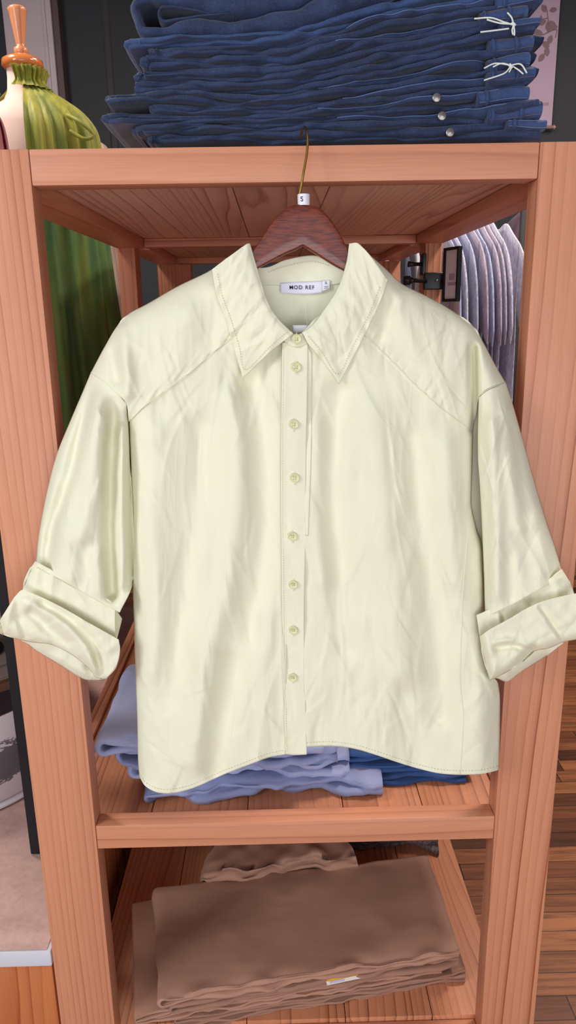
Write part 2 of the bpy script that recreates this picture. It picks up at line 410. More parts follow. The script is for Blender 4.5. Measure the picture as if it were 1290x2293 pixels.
BODYF = [
 ([(570, 860), (585, 1000), (590, 1200), (560, 1420)], -.010, 32), ([(520, 900), (535, 1050), (520, 1250), (470, 1450), (430, 1700)], .008, 30),
 ([(450, 960), (440, 1150), (400, 1380), (380, 1560)], -.007, 34), ([(350, 980), (345, 1200), (350, 1500)], .006, 34),
 ([(520, 1480), (500, 1600), (480, 1730)], -.010, 26), ([(590, 1380), (585, 1550), (570, 1700)], .005, 28), ([(400, 1560), (385, 1680), (375, 1770)], .004, 34),
 ([(765, 880), (745, 980), (735, 1120), (760, 1280), (775, 1450)], -.009, 30), ([(712, 960), (716, 1100), (722, 1300)], .005, 22),
 ([(835, 920), (850, 1100), (870, 1300), (900, 1500)], .010, 42), ([(925, 980), (940, 1150), (965, 1320), (985, 1480), (990, 1600)], -.008, 30),
 ([(1000, 1000), (1010, 1150), (1020, 1300)], .006, 26), ([(800, 1400), (830, 1550), (850, 1690)], .006, 36), ([(910, 1560), (925, 1650), (940, 1720)], -.005, 28), ([(1075, 1560), (1080, 1700)], .004, 24),
 ([(600, 790), (560, 860)], -.008, 30), ([(1061, 780), (1063, 860), (1062, 960)], -.018, 10), ([(1088, 790), (1100, 850)], .005, 22),
 ([(272, 735), (281, 800), (288, 880)], .007, 16), ([(250, 790), (262, 850)], -.006, 14), ([(420, 700), (400, 800), (350, 880)], .003, 26), ([(480, 680), (470, 760)], -.004, 22),
 ([(880, 640), (905, 730), (935, 800)], .004, 20), ([(870, 680), (850, 760)], -.005, 20), ([(960, 720), (975, 820), (1000, 900)], .003, 28),
]
SLEEVEF = [
 ([(205, 850), (180, 960), (150, 1080), (112, 1190), (104, 1262)], -.016, 15), ([(226, 890), (214, 1000), (200, 1120), (186, 1200)], .010, 24), ([(150, 1190), (160, 1290)], .006, 22),
 ([(258, 900), (250, 1000), (247, 1120), (248, 1240), (252, 1330)], -.024, 15), ([(276, 960), (274, 1100), (276, 1250), (272, 1310)], .006, 10), ([(215, 1240), (225, 1320)], .006, 16), ([(90, 1180), (88, 1262)], .004, 9),
 ([(1100, 890), (1104, 1000), (1112, 1150), (1110, 1330)], .007, 18), ([(1150, 960), (1165, 1100), (1190, 1270)], -.006, 24), ([(1130, 900), (1150, 1080), (1165, 1180)], .006, 16), ([(1205, 1160), (1235, 1270)], .005, 18), ([(1140, 1250), (1145, 1340)], -.005, 14),
]
YB = -.010
def Hraw(x, y):
    return (1.55*folds(x, y, BODYF)+.0045*vnoise(x/75, y/150, 3)+.0022*vnoise(x/30, y/75, 9)
            + creases(x, y, 5, 300, (290, 620, 1120, 1780), amp=.0019)+creases(x, y, 6, 110, (290, 600, 1120, 1000), amp=.0011, ang=(30, 150), hi=70)+creases(x, y, 8, 90, (300, 1450, 1110, 1780), amp=.0015, ang=(20, 160), hi=80))
def Hbody(x, y):
    P = np.stack([x, y], -1)
    d = dist_poly(P, SHL[:-3]+[]) ; d = np.minimum(d, dist_poly(P, SHR[:-3])); d2 = np.minimum(dist_poly(P, BL), dist_poly(P, BR))
    f1 = np.sqrt(np.clip(1-(1-np.clip(d/95, 0, 1))**2, 0, 1)); f2 = np.sqrt(np.clip(1-(1-np.clip(d2/60, 0, 1))**2, 0, 1))
    f2 = .25+.75*f2
    T = .047+.008*np.clip((y-900)/700, 0, 1)
    f = np.minimum(f1, f2)
    return YB-T*f-(Hraw(x, y))*np.clip(f*1.3, 0, 1)
def Hsleeve(x, y):
    P = np.stack([x, y], -1)
    d = np.minimum(dist_poly(P, SHL), dist_poly(P, SHR))
    inn = np.minimum(dist_poly(P, [(286, 906), (290, 960), (298, 1310)]), dist_poly(P, [(1071, 890), (1070, 1000), (1075, 1100), (1080, 1200), (1084, 1300), (1085, 1376)]))
    f1 = np.sqrt(np.clip(1-(1-np.clip(d/70, 0, 1))**2, 0, 1)); f2 = np.sqrt(np.clip(1-(1-np.clip(inn/45, 0, 1))**2, 0, 1))
    seamd = np.minimum(dist_poly(P, ARML), dist_poly(P, ARMR)); k = np.clip(seamd/60, 0, 1)
    b = 1.3*folds(x, y, SLEEVEF)+.0025*vnoise(x/50, y/120, 5)+.0012*vnoise(x/22, y/50, 8)+creases(x, y, 15, 60, (80, 840, 300, 1380), amp=.0018)+creases(x, y, 16, 60, (1060, 860, 1260, 1380), amp=.0018)
    right = (x > 700)
    f2s = np.where(right, .45+.55*f2, .15+.85*f2)
    T = .047+.012*k
    hs = YB-T*np.minimum(f1, f2s)-b*np.clip(np.minimum(f1, f2)*1.3, 0, 1)
    hb = Hbody(x, y)
    return hb*(1-k)+hs*k
def px_mesh(name, G, hf, mat, parent, thick=.0007, off=0.0, closed_back=None, **kw):
    """cloth panel: picture grid G lifted onto depth function hf, given cloth thickness with a second skin"""
    nv, nu = G.shape[0]-1, G.shape[1]-1
    Y = hf(G[..., 0], G[..., 1])-off
    P = at(G[..., 0], G[..., 1], 1, Y).reshape(-1, 3)
    Fc = gridfaces(nv, nu)
    # normals for thickness
    Pg = P.reshape(nv+1, nu+1, 3); du = np.gradient(Pg, axis=1); dv = np.gradient(Pg, axis=0)
    N = np.cross(dv, du); N /= np.maximum(np.linalg.norm(N, axis=-1, keepdims=True), 1e-12)
    if N[..., 1].mean() > 0: N = -N
    B = (Pg-N*thick).reshape(-1, 3); n = len(P)
    F2 = [(a+n, d+n, c+n, b+n) for a, b, c, d in Fc]
    idx = np.arange(n).reshape(nv+1, nu+1)
    rim = list(idx[0, :])+list(idx[1:, -1])+list(idx[-1, ::-1][1:])+list(idx[::-1, 0][1:-1])
    F3 = [(rim[i], rim[(i+1) % len(rim)], rim[(i+1) % len(rim)]+n, rim[i]+n) for i in range(len(rim))]
    return mk(name, np.vstack([P, B]), Fc+F2+F3, mat, parent, True, **kw)
def stitch_row(mb, pts, hf, off=.0009, step=6.0, ln=3.6, wd=.00045):
    L = np.asarray(pts, float); s = np.r_[0, np.cumsum(np.hypot(*np.diff(L, axis=0).T))]; n = int(s[-1]/step)
    a = np.arange(n)*step+1; b = a+ln
    def pp(q):
        x = np.interp(q, s, L[:, 0]); y = np.interp(q, s, L[:, 1]); return at(x, y, 1, hf(x, y)-off)
    A, B = pp(a), pp(b)
    for p, q in zip(A, B): mb.tube([p, (p+q)/2+np.array([0, -.0002, 0]), q], [wd*.6, wd, wd*.6], 5)
def seam_cord(mb, pts, hf, off=.0004, r=.0007, n=60):
    L = smoothline(pts, n); P = at(L[:, 0], L[:, 1], 1, hf(L[:, 0], L[:, 1])-off); mb.tube([tuple(p) for p in P], r, 6)
# --- left front, right front
PLL = [(632, 768), (630, 900), (629, 1100), (631, 1300), (634, 1500), (640, 1689)]
PLR = [(690, 768), (688, 900), (686, 1000), (684, 1200), (681, 1400), (684, 1560), (687, 1690)]
front = []
G = coons(YOKL[::-1][:]+[(560, 720), (600, 700), (645, 740)], HEML[:], BL, [(645, 740), (641, 900), (640, 1100), (641, 1300), (642, 1500), (640, 1689)], 110, 300)
front.append(px_mesh('front_panel', G, Hbody, M_sh, shirt))
G = coons([(676, 745), (720, 705), (765, 720)]+YOKR, HEMR, [(676, 745), (678, 900), (678, 1100), (678, 1300), (680, 1500), (686, 1672)], BR, 125, 300)
front.append(px_mesh('front_panel', G, Hbody, M_sh, shirt))
# --- front yokes, slightly proud of the panel below
def Hyoke(x, y): return Hbody(x, y)-.0011
def puck(seam, seed):
    def f(x, y):
        d = dist_poly(np.stack([x, y], -1), seam)
        return Hyoke(x, y)-.0016*vnoise(x/9+y/14, y/40, seed)*np.exp(-(d/26)**2)
    return f
G = coons([(556, 546), (475, 603), (400, 640), (330, 680), (285, 705), (262, 730), (235, 775), (203, 835)], YOKL[::-1]+[(560, 724), (600, 704)], [(203, 835), (240, 860), (262, 882), (283, 905), (288, 945)], [(556, 546), (575, 620), (600, 704)], 100, 100)
# Coons needs top/bottom running left to right
G = coons([(203, 835), (235, 775), (262, 730), (285, 705), (330, 680), (400, 640), (475, 603), (556, 546)], YOKL[::-1]+[(560, 724), (600, 704)], [(203, 835), (240, 860), (262, 882), (283, 905), (288, 945)], [(556, 546), (575, 620), (600, 704)], 130, 100)
yl = px_mesh('shoulder_yoke', G, puck(YOKL, 4), M_sh, shirt)
G = coons([(800, 546), (862, 600), (900, 635), (960, 665), (1020, 700), (1060, 730), (1080, 762), (1110, 818), (1133, 857)], [(745, 700), (780, 722)]+YOKR, [(800, 546), (780, 620), (745, 700)], [(1133, 857), (1110, 865), (1090, 874), (1072, 890), (1066, 925), (1060, 965)], 130, 100)
yr = px_mesh('shoulder_yoke', G, puck(YOKR, 6), M_sh, shirt)
# --- side gusset seam on the right front
# --- back of the shirt behind everything
def Hback(x, y):
    P = np.stack([x, y], -1); d = np.minimum(np.minimum(dist_poly(P, SHL[:-3]), dist_poly(P, SHR[:-3])), np.minimum(dist_poly(P, BL), dist_poly(P, BR)))
    return YB+.0015-.004*(1-np.clip(d/40, 0, 1))+.001*vnoise(x/60, y/90, 2)*0
G = coons([(206, 845), (240, 785), (268, 738), (292, 716), (336, 692), (404, 654), (490, 618), (560, 640), (620, 660), (680, 664), (740, 658), (800, 634), (858, 616), (896, 650), (955, 680), (1014, 714), (1052, 742), (1072, 774), (1102, 828), (1128, 864)],
          [(312, 1736), (375, 1768), (500, 1730), (600, 1695), (686, 1672), (790, 1674), (940, 1720), (1030, 1732), (1118, 1722)],
          [(203, 835), (283, 905)]+BL, [(1133, 857), (1072, 890)]+BR, 120, 120)
px_mesh('back_panel', G, Hback, M_sh, shirt)
# --- placket
def Hplk(x, y):
    return -.0595-.0016*vnoise(x/30, y/70, 12)-.002*np.clip((y-1000)/600, 0, 1)-creases(x, y, 25, 26, (630, 780, 690, 1680), amp=.0011, lo=10, hi=40, ang=(20, 160))-.0045
Gp = coons([(632, 766), (655, 760), (690, 768)], [(640, 1691), (660, 1692), (687, 1690)], PLL, PLR, 22, 260)
px_mesh('button_placket', Gp, Hplk, M_shc, shirt, thick=.0012)
# under placket visible on the right of the button strip
px_mesh('under_placket', coons([(684, 768), (698, 772)], [(684, 1200), (690, 1200)], [(684, 768), (680, 1000), (684, 1200)], [(698, 790), (697, 1000), (690, 1200)], 6, 90), lambda x, y: Hbody(x, y)-.0014, M_shc, shirt)
# --- buttons
def button(px, py, tilt=0, hide=False):
    c = at(px, py, 1, Hplk(np.array([float(px)]), np.array([float(py)]))[0]-.0012)
    c = np.array(c).ravel(); r = .0073; b = MB()
    b.lathe([(0, -.0002), (r*.93, -.0002), (r, .0006), (r*.97, .0018), (r*.88, .0022), (r*.74, .0016), (r*.66, .0012), (0, .0012)], tuple(c), 36, 'y')
    # lathe about y: z offset goes towards the camera
    o = b.build('button', M_btn, shirt, True)
    h = MB()
    for dx in (-1, 1):
        for dz in (-1, 1):
            h.lathe([(0, .00125), (.00085, .00125), (.00085, .0013), (0, .00131)], (c[0]+dx*.0015, c[1], c[2]+dz*.0015), 10, 'y')
    hh = h.build('button_hole', plain_hole, o, True)
    t = MB()
    for dx in (-1, 1): t.tube([(c[0]-.0015*dx*1, c[1]-.0012, c[2]-.0015), (c[0]+.0015*dx*.2, c[1]-.0021, c[2]), (c[0]+.0015*dx, c[1]-.0012, c[2]+.0015)], .00035, 6)
    t.tube([(c[0], c[1]-.0005, c[2]+.0072), (c[0]+.0004, c[1]-.0004, c[2]+.0105)], .0004, 5); t.tube([(c[0]-.0006, c[1]-.0005, c[2]-.0072), (c[0]-.0006, c[1]-.0004, c[2]-.0112)], .0004, 5); t.tube([(c[0]+.0008, c[1]-.0005, c[2]-.0072), (c[0]+.0006, c[1]-.0004, c[2]-.0105)], .0004, 5)
    t.build('thread', M_thr, o, True)
plain_hole = plain('button_hole_shade', (120, 118, 74), .8)
for bx, by in ((663, 822), (658, 950), (660, 1070), (655, 1201), (657, 1309), (657, 1411), (656, 1517)): button(bx, by)
# --- collar: stand with its own button, two leaves, inside back neck
def Hstand(x, y): return -.0655+.0008*np.abs(x-665)*.02
px_mesh('collar_stand', coons([(612, 700), (640, 735), (662, 750), (676, 746)], [(604, 716), (630, 757), (660, 778), (690, 770)], [(612, 700), (604, 716)], [(676, 746), (690, 770)], 30, 8), Hstand, M_shc, shirt, thick=.0012)
def Hplk(x, y): return np.full(np.shape(x), -.0668)
button(664, 759)
LCI = [(560, 545), (570, 580), (585, 630), (600, 676), (622, 712), (657, 747)]   # neck edge
LCO = [(553, 546), (515, 573), (475, 603), (485, 660), (505, 715), (524, 780), (544, 846)]
RCI = [(782, 545), (775, 590), (757, 645), (722, 700), (700, 728), (677, 745)]
RCO = [(802, 545), (835, 580), (868, 627), (860, 655), (836, 710), (800, 782), (760, 859)]
def Hcol(x, y):
    P = np.stack([x, y], -1)
    dn = np.minimum(dist_poly(P, LCI), dist_poly(P, RCI)); up = np.clip((y-545)/200, 0, 1)
    neck = -.052-.022*up                       # along the fold line, coming forward to the throat
    tipb = Hbody(x, np.maximum(y, 640))-.0035
    k = np.clip(dn/95, 0, 1)
    roll = .004*np.exp(-(dn/7)**2)             # fold rolls back over the neck edge
    h = neck*(1-k)+np.minimum(tipb, -.06)*k+roll-.003*np.sin(np.pi*k)
    h = h-creases(x, y, 35, 60, (470, 560, 660, 850), amp=.0017, lo=20, hi=80, ang=(95, 150), wd=(3, 7))-creases(x, y, 36, 60, (680, 560, 870, 850), amp=.0017, lo=20, hi=80, ang=(40, 100), wd=(3, 7))-.0012*vnoise(x/16, y/26, 31)
    return h
# leaf patches: top = outer upper edge, bottom = tip to throat edge
GL = coons([(475, 603), (515, 573), (553, 546), (560, 545)], [(544, 846), (600, 793), (657, 747)], LCO[2:], LCI, 60, 90)
px_mesh('collar_leaf', GL, Hcol, M_shc, shirt, thick=.0016)
GR = coons([(782, 545), (802, 545), (835, 580), (868, 627)], [(677, 745), (692, 772), (722, 808), (760, 859)], RCI, [(868, 627), (860, 655), (836, 710), (800, 782), (760, 859)], 60, 90)
px_mesh('collar_leaf', GR, Hcol, M_shc, shirt, thick=.0016)
# inside of the back: collar fall inside, stand and inner yoke
def Hin(x, y): return -.021+.006*np.cos((x-675)/62)-.0012*vnoise(x/22, y/16, 40)-.00003*np.abs(x-675)
G = coons([(556, 600), (600, 598), (640, 582), (700, 572), (740, 584), (790, 606)], [(560, 640), (610, 638), (675, 642), (740, 638), (790, 630)], [(556, 600), (560, 640)], [(790, 606), (790, 630)], 60, 24)
inner = px_mesh('inner_collar', G, lambda x, y: Hin(x, y)-.002, M_shc, shirt, thick=.0012)
G = coons([(560, 634), (675, 640), (790, 628)], [(600, 770), (660, 772), (720, 770)], [(560, 634), (600, 770)], [(790, 628), (720, 770)], 50, 60)
px_mesh('inner_yoke', G, lambda x, y: Hin(x, y)+.0005+.0006*np.exp(-((x-678)/3)**2), M_shc, shirt)
# brand label and its size tab
lab = px_mesh('neck_label', coons([(628, 634), (680, 631), (722, 629)], [(629, 656), (680, 659), (722, 656)], [(628, 634), (629, 656)], [(722, 629), (722, 656)], 24, 6), lambda x, y: Hin(x, y)-.0046, plain('white_satin_label', (234, 232, 248), .5), shirt, label='white satin neck label with black lettering')
p0 = np.array(at(676, 644, 1, Hin(np.array([676.]), np.array([644.]))[0]-.0062)).ravel()
text_mesh('MOD REF', .0078, plain('black_print', (22, 22, 26), .6), lab, p0, (RT[0], 0, RT[2]), (0, 0, 1), bold=.00006, space=1.22)
tab = px_mesh('size_tab', coons([(722, 628), (739, 627)], [(722, 653), (739, 646)], [(722, 628), (722, 653)], [(739, 627), (739, 646)], 6, 6), lambda x, y: Hin(x, y)-.0052, plain('white_satin_tab', (240, 240, 246), .5), shirt)
p0 = np.array(at(730, 634, 1, Hin(np.array([730.]), np.array([634.]))[0]-.0068)).ravel()
text_mesh('S', .0046, plain('blue_black_print', (40, 56, 90), .6), tab, p0, (RT[0], 0, RT[2]), (0, 0, 1), bold=.0001)
mb = MB()
for k in (0, 1): mb.tube([p0+np.array([-.003, .0004, -.005-k*.0022]), p0+np.array([.0035, .0004, -.0046-k*.0022])], .0003, 4)
mb.build('care_lines', plain('blue_thread_print', (96, 120, 150), .7), tab)
mb = MB(); q = at(np.array([683, 684, 686, 690]), np.array([661, 690, 712, 735]), 1, np.array([-.031, -.033, -.034, -.04])); mb.tube([tuple(a) for a in q], .00035, 5)
mb.build('tag_thread', M_thr, shirt, True)
px_mesh('care_label', coons([(655, 728), (692, 728)], [(658, 745), (688, 745)], [(655, 728), (658, 745)], [(692, 728), (688, 745)], 6, 4), lambda x, y: np.full(np.shape(x), -.045), plain('white_care_label', (240, 240, 250), .6), shirt)
# --- sleeves
G = coons([(203, 835), (240, 860), (262, 882), (283, 905)], [(80, 1268), (130, 1295), (200, 1335), (268, 1372)], [(203, 835), (190, 866), (152, 955), (128, 1015), (110, 1080), (95, 1150), (85, 1210), (80, 1268)], [(283, 905), (287, 945), (292, 1040), (297, 1150), (300, 1250), (296, 1312), (268, 1372)], 90, 200)
sl = px_mesh('sleeve', G, lambda x, y: Hsleeve(x, y)+.0, M_sh, shirt)
px_mesh('sleeve_back', G[::3, ::3], lambda x, y: np.full(np.shape(x), YB+.001), M_sh, sl)
G = coons([(1072, 890), (1090, 876), (1110, 867), (1133, 857)], [(1086, 1382), (1130, 1362), (1190, 1330), (1262, 1290)], [(1072, 890), (1070, 1000), (1075, 1100), (1080, 1200), (1084, 1300), (1086, 1382)], [(1133, 857), (1150, 910), (1175, 1000), (1200, 1090), (1225, 1170), (1245, 1230), (1262, 1290)], 90, 200)
sr = px_mesh('sleeve', G, lambda x, y: Hsleeve(x, y)-.004, M_sh, shirt)
px_mesh('sleeve_back', G[::3, ::3], lambda x, y: np.full(np.shape(x), YB+.001), M_sh, sr)
# underside of the sleeves seen between sleeve and body
px_mesh('sleeve_underside', coons([(276, 930), (292, 925)], [(255, 1360), (300, 1305)], [(276, 930), (262, 1150), (255, 1360)], [(292, 925), (302, 1150), (300, 1305)], 14, 80), lambda x, y: -.016-.003*vnoise(x/12, y/70, 4), M_sh, shirt)
px_mesh('sleeve_underside', coons([(1050, 860), (1088, 860)], [(1066, 1210), (1092, 1240)], [(1050, 860), (1054, 1130), (1066, 1210)], [(1088, 860), (1092, 1240)], 10, 60), lambda x, y: np.full(np.shape(x), -.016), M_sh, shirt)
# --- rolled cuffs
def cuff_h(base, up, lo, F, seed, box, bulge=.03, pr=20, ed=None):
    def f(x, y):
        P = np.stack([x, y], -1); d = dist_poly(P, lo)
        e = dist_poly(P, ed) if ed is not None else 1e3
        b = bulge*np.sqrt(np.clip(1-(1-np.clip(np.minimum(d, e)/pr, 0, 1))**2, 0, 1))
        return base-b-folds(x, y, F)-creases(x, y, seed, 30, box, amp=.0015, lo=15, hi=60, ang=(0, 180))-.0016*vnoise(x/20, y/20, seed)
    return f
# left: innermost tube, rolled layer, outer band
LB = [(48, 1436), (64, 1444), (82, 1458), (130, 1487), (180, 1518), (205, 1524), (236, 1522)]
G = coons([(60, 1400), (150, 1420), (262, 1440)], LB, [(60, 1400), (48, 1436)], [(262, 1440), (262, 1490), (236, 1522)], 60, 30)
px_mesh('cuff_lining', G, cuff_h(-.012, None, LB, [([(120, 1470), (190, 1505)], .004, 10), ([(200, 1490), (225, 1500)], -.008, 12)], 51, (50, 1400, 260, 1520), .022, 30), M_sh, sl)
LR = [(0, 1392), (6, 1420), (28, 1428), (66, 1438), (116, 1446), (150, 1462), (190, 1490), (218, 1518), (236, 1521)]
G = coons([(33, 1336), (52, 1321), (120, 1350), (190, 1388), (266, 1430)], [(-1, 1418), (26, 1428), (70, 1438), (116, 1444), (160, 1466), (196, 1494), (216, 1519), (238, 1520)], [(33, 1336), (14, 1366), (-1, 1392), (-1, 1418)], [(266, 1432), (269, 1455), (262, 1488), (238, 1520)], 110, 60)
cr = px_mesh('cuff_roll', G, cuff_h(-.052, None, LR, [([(60, 1350), (120, 1380), (185, 1440), (215, 1500)], .010, 14), ([(70, 1372), (110, 1412), (150, 1440)], -.009, 12), ([(95, 1352), (150, 1385), (205, 1440), (230, 1500)], -.008, 10), ([(110, 1345), (190, 1395), (245, 1450)], .006, 18), ([(28, 1350), (12, 1400)], .005, 9), ([(40, 1385), (55, 1425)], -.006, 8), ([(215, 1470), (224, 1510)], -.010, 8)], 52, (0, 1330, 260, 1520), .026, 26), M_sh, sl)
LTop = [(78, 1256), (96, 1266), (130, 1284), (200, 1320), (252, 1350), (273, 1386)]
G = coons([(78, 1256), (96, 1266), (130, 1284), (200, 1320), (248, 1346), (258, 1362)], [(44, 1346), (85, 1356), (130, 1380), (190, 1414), (240, 1444), (262, 1456)], [(78, 1256), (58, 1295), (44, 1346)], [(258, 1362), (258, 1410), (262, 1456)], 90, 36)
cb = px_mesh('cuff_band', G, cuff_h(-.042, None, [(78, 1256), (50, 1322)], [([(115, 1290), (112, 1340)], .003, 8), ([(60, 1318), (130, 1350), (250, 1422)], -.004, 9)], 53, (50, 1250, 260, 1430), .022, 24), M_sh, sl, thick=.0014)
G = coons([(252, 1352), (274, 1386)], [(258, 1436), (262, 1432)], [(252, 1352), (258, 1436)], [(274, 1386), (262, 1432)], 10, 24)
px_mesh('cuff_side', G, lambda x, y: -.062+(x-252)*.0012, M_sh, sl)
stl = MB(); stitch_row(stl, smoothline([(82, 1270), (130, 1297), (200, 1334), (250, 1362)], 30), cuff_h(-.0432, None, [(78, 1256), (50, 1322)], [], 53, (50, 1250, 260, 1430), .022, 24)); stl.build('stitching', M_st, sl, True)
# right
RB = [(1097, 1524), (1112, 1520), (1135, 1527), (1165, 1508), (1168, 1488)]
G = coons([(1090, 1480), (1180, 1440), (1246, 1420)], [(1097, 1524), (1112, 1519), (1135, 1527), (1166, 1506), (1222, 1470), (1262, 1440)], [(1090, 1480), (1097, 1524)], [(1246, 1420), (1262, 1440)], 50, 20)
px_mesh('cuff_lining', G, cuff_h(-.014, None, [(1097, 1524), (1135, 1527), (1222, 1470)], [([(1120, 1500), (1118, 1520)], -.006, 5), ([(1135, 1500), (1138, 1524)], .004, 5)], 54, (1090, 1430, 1260, 1527), .03, 24), M_sh, sr)
RR = [(1097, 1524), (1130, 1508), (1170, 1482), (1195, 1458), (1225, 1455), (1262, 1440), (1300, 1433)]
G = coons([(1073, 1426), (1100, 1408), (1140, 1386), (1190, 1357), (1240, 1340), (1296, 1328)], [(1097, 1524), (1130, 1508), (1172, 1482), (1200, 1458), (1228, 1452), (1262, 1438), (1306, 1430)], [(1073, 1426), (1083, 1475), (1097, 1524)], [(1296, 1328), (1303, 1380), (1306, 1430)], 110, 50)
px_mesh('cuff_roll', G, cuff_h(-.054, None, RR, [([(1200, 1362), (1225, 1400), (1250, 1438)], .004, 8), ([(1212, 1360), (1240, 1400), (1262, 1434)], -.005, 5), ([(1115, 1450), (1150, 1446), (1190, 1460)], -.009, 9), ([(1112, 1440), (1140, 1434), (1185, 1448)], .005, 8), ([(1090, 1440), (1110, 1510)], .004, 12), ([(1195, 1450), (1170, 1475)], -.006, 8)], 55, (1070, 1330, 1290, 1520), .03, 22, [(1073, 1426), (1097, 1524)]), M_sh, sr)
G = coons([(1067, 1378), (1115, 1356), (1146, 1338), (1168, 1321), (1215, 1306), (1259, 1274)], [(1078, 1446), (1130, 1415), (1190, 1380), (1240, 1362), (1292, 1350)], [(1067, 1378), (1078, 1446)], [(1259, 1274), (1280, 1312), (1292, 1350)], 90, 24)
px_mesh('cuff_band', G, cuff_h(-.046, None, [(1259, 1274), (1287, 1328)], [([(1120, 1360), (1128, 1392)], -.004, 5), ([(1112, 1362), (1120, 1396)], .003, 6), ([(1168, 1325), (1190, 1350)], -.005, 8), ([(1240, 1290), (1250, 1330)], .003, 10)], 56, (1067, 1274, 1287, 1424), .018, 24), M_sh, sr, thick=.0014)
# --- stitching: collar edges, yoke seams, placket, hem
for row in (0, 1):
    st = MB()
    stitch_row(st, smoothline([[(487, 612), (497, 660), (517, 715), (536, 778), (550, 828), (600, 781), (645, 742)], [(690, 752), (722, 790), (757, 838), (790, 776), (826, 706), (852, 640)]][row], 60), Hcol, .0012)
    st.build('stitching', M_st, shirt, True)
for L_, h_, o_ in ((YOKL, Hyoke, .0010), (YOKR, Hyoke, .0010), (ARML, Hbody, .0012), (ARMR, Hbody, .0036),
    ([(1056, 1135), (1048, 1190), (1042, 1260), (1036, 1340), (1033, 1430), (1030, 1520), (1038, 1600), (1036, 1660), (1030, 1733)], Hbody, .0006),
    ([(630, 770), (629, 900), (628, 1100), (630, 1300), (633, 1500), (639, 1688)], Hbody, .0024)):
    st = MB(); seam_cord(st, L_, h_, o_, .00055); st.build('seam', M_shc, shirt, True)
off = lambda L, d: [(x, y-d) for x, y in L]
for L_, h_, o_, a_ in ((smoothline([(636, 775), (634, 900), (633, 1100), (635, 1300), (638, 1500), (643, 1685)], 60), lambda x, y: np.full(np.shape(x), -.0660), .0012, 5.2),
    (smoothline(off(HEML, 9), 80), Hbody, .001, 7), (smoothline(off(HEMR, 9), 80), Hbody, .001, 7), (smoothline([(600, 610), (640, 596), (700, 585), (740, 596)], 20), Hin, .0045, 6)):
    st = MB(); stitch_row(st, L_, h_, o_, a_, 3.0); st.build('stitching', M_st, shirt, True)
# ---------------------------------------------------------------- hanger
hang = thing('clothes_hanger', 'dark red brown wooden hanger with gold hook holding the lime shirt', 'hanger', tuple(at(680, 460, 1, -.037)))
def hanger_mat():
    t = NT('dark_cherry_lacquer'); v = t.coords((1, 1, 1), rot=(0, .55, 0))
    mp = t.coords((.12, 1, 1), rot=(0, .5, 0)); n = t.noise(mp, 420, 3, .6)
    t.col(t.mix(s2l((128, 50, 26)), s2l((74, 24, 14)), t.ramp(n, [(.40, (0, 0, 0, 1)), (.66, (1, 1, 1, 1))]))); t.set(Roughness=.36, Coat_Weight=.35, Coat_Roughness=.12)
    return t.m
outerL = [(680, 457), (655, 459), (630, 474), (607, 500), (585, 535), (566, 562), (530, 606), (480, 650), (440, 690), (400, 726)]
innerL = [(678, 552), (660, 562), (640, 570), (610, 585), (574, 604), (545, 625), (505, 662), (460, 700), (425, 735), (396, 760)]
outerR = [(680, 457), (705, 461), (727, 475), (747, 500), (762, 525), (778, 556), (815, 606), (862, 655), (905, 695), (950, 736)]
innerR = [(678, 552), (700, 566), (725, 582), (748, 596), (772, 609), (810, 636), (850, 672), (890, 712), (925, 745), (948, 770)]
Mh = hanger_mat()
for o_, i_, nm in ((outerL, innerL, 'hanger_arm'), (outerR, innerR, 'hanger_arm')):
    A = smoothline(o_, 50); B = smoothline(i_, 50); V = []
    US = [0, .012, .035, .07, .3, .7, .93, .965, .988, 1]; K = 9
    for ia, (a, b) in enumerate(zip(A, B)):
        kk = max(0, (ia-24)/25)**.8; yb, yf = -.031+.013*kk, -.047+.017*kk
        for side in (0, 1):
            pass
        ring = []
        for k in range(K+1):                        # front face from outer to inner with rounded edges
            u = US[k]; e = min(u, 1-u)*1.0
            d = math.sqrt(max(0, 1-(1-min(e/.07, 1))**2))
            p = a*(1-u)+b*u
            ring.append(at(p[0], p[1], 1, (yf+yb)/2-(yb-yf)/2*(.25+.75*d)))
        for k in range(K, -1, -1):
            u = US[k]; p = a*(1-u)+b*u
            ring.append(at(p[0], p[1], 1, yb))
        V.append(ring)
    V = np.array(V); n, m = V.shape[:2]; Vf = V.reshape(-1, 3)
    Fc = [(i*m+k, i*m+(k+1) % m, (i+1)*m+(k+1) % m, (i+1)*m+k) for i in range(n-1) for k in range(m)]
    Fc += [tuple(range(m)), tuple(reversed(range((n-1)*m, n*m)))]
    autosmooth(mk(nm, Vf, Fc, Mh, hang, True), 50)
gold = plain('brass_wire', (212, 176, 96), .22, 1.0)
hk = MB()
base = np.array(at(669, 446, 1, -.038)); top = np.array(at(686, 318, 1, -.012))
P = [base+np.array([0, 0, -.01]), base, np.array(at(675, 415, 1, -.036)), np.array(at(681, 380, 1, -.033)), np.array(at(687, 345, 1, -.026)), np.array(at(689, 315, 1, -.018)), np.array(at(687, 296, 1, -.006)), np.array(at(683, 285, 1, .008)), np.array(at(679, 287, 1, .022)), np.array(at(675, 298, 1, .034)), np.array(at(674, 308, 1, .040))]
P = smoothline(P, 60); hk.tube([tuple(p) for p in P], .0019, 12); hk.build('hook', gold, hang, True)
sz = MB(); c = at(680, 448, 1, -.038); rr = .0088
sz.lathe([(rr-.001, -.0075), (rr, -.0075), (rr, .0075), (rr-.001, .0075), (rr-.0012, 0)], tuple(c), 32)
s_o = sz.build('size_ring', plain('white_plastic', (240, 238, 246), .4), hang, True, label='white size ring around the hook base')
autosmooth(s_o)
text_mesh('S', .0095, plain('black_ink', (30, 30, 34), .5), s_o, (c[0]-.003, c[1]-rr-.0003, c[2]), (1, .12, 0), (0, 0, 1), bold=.0001)
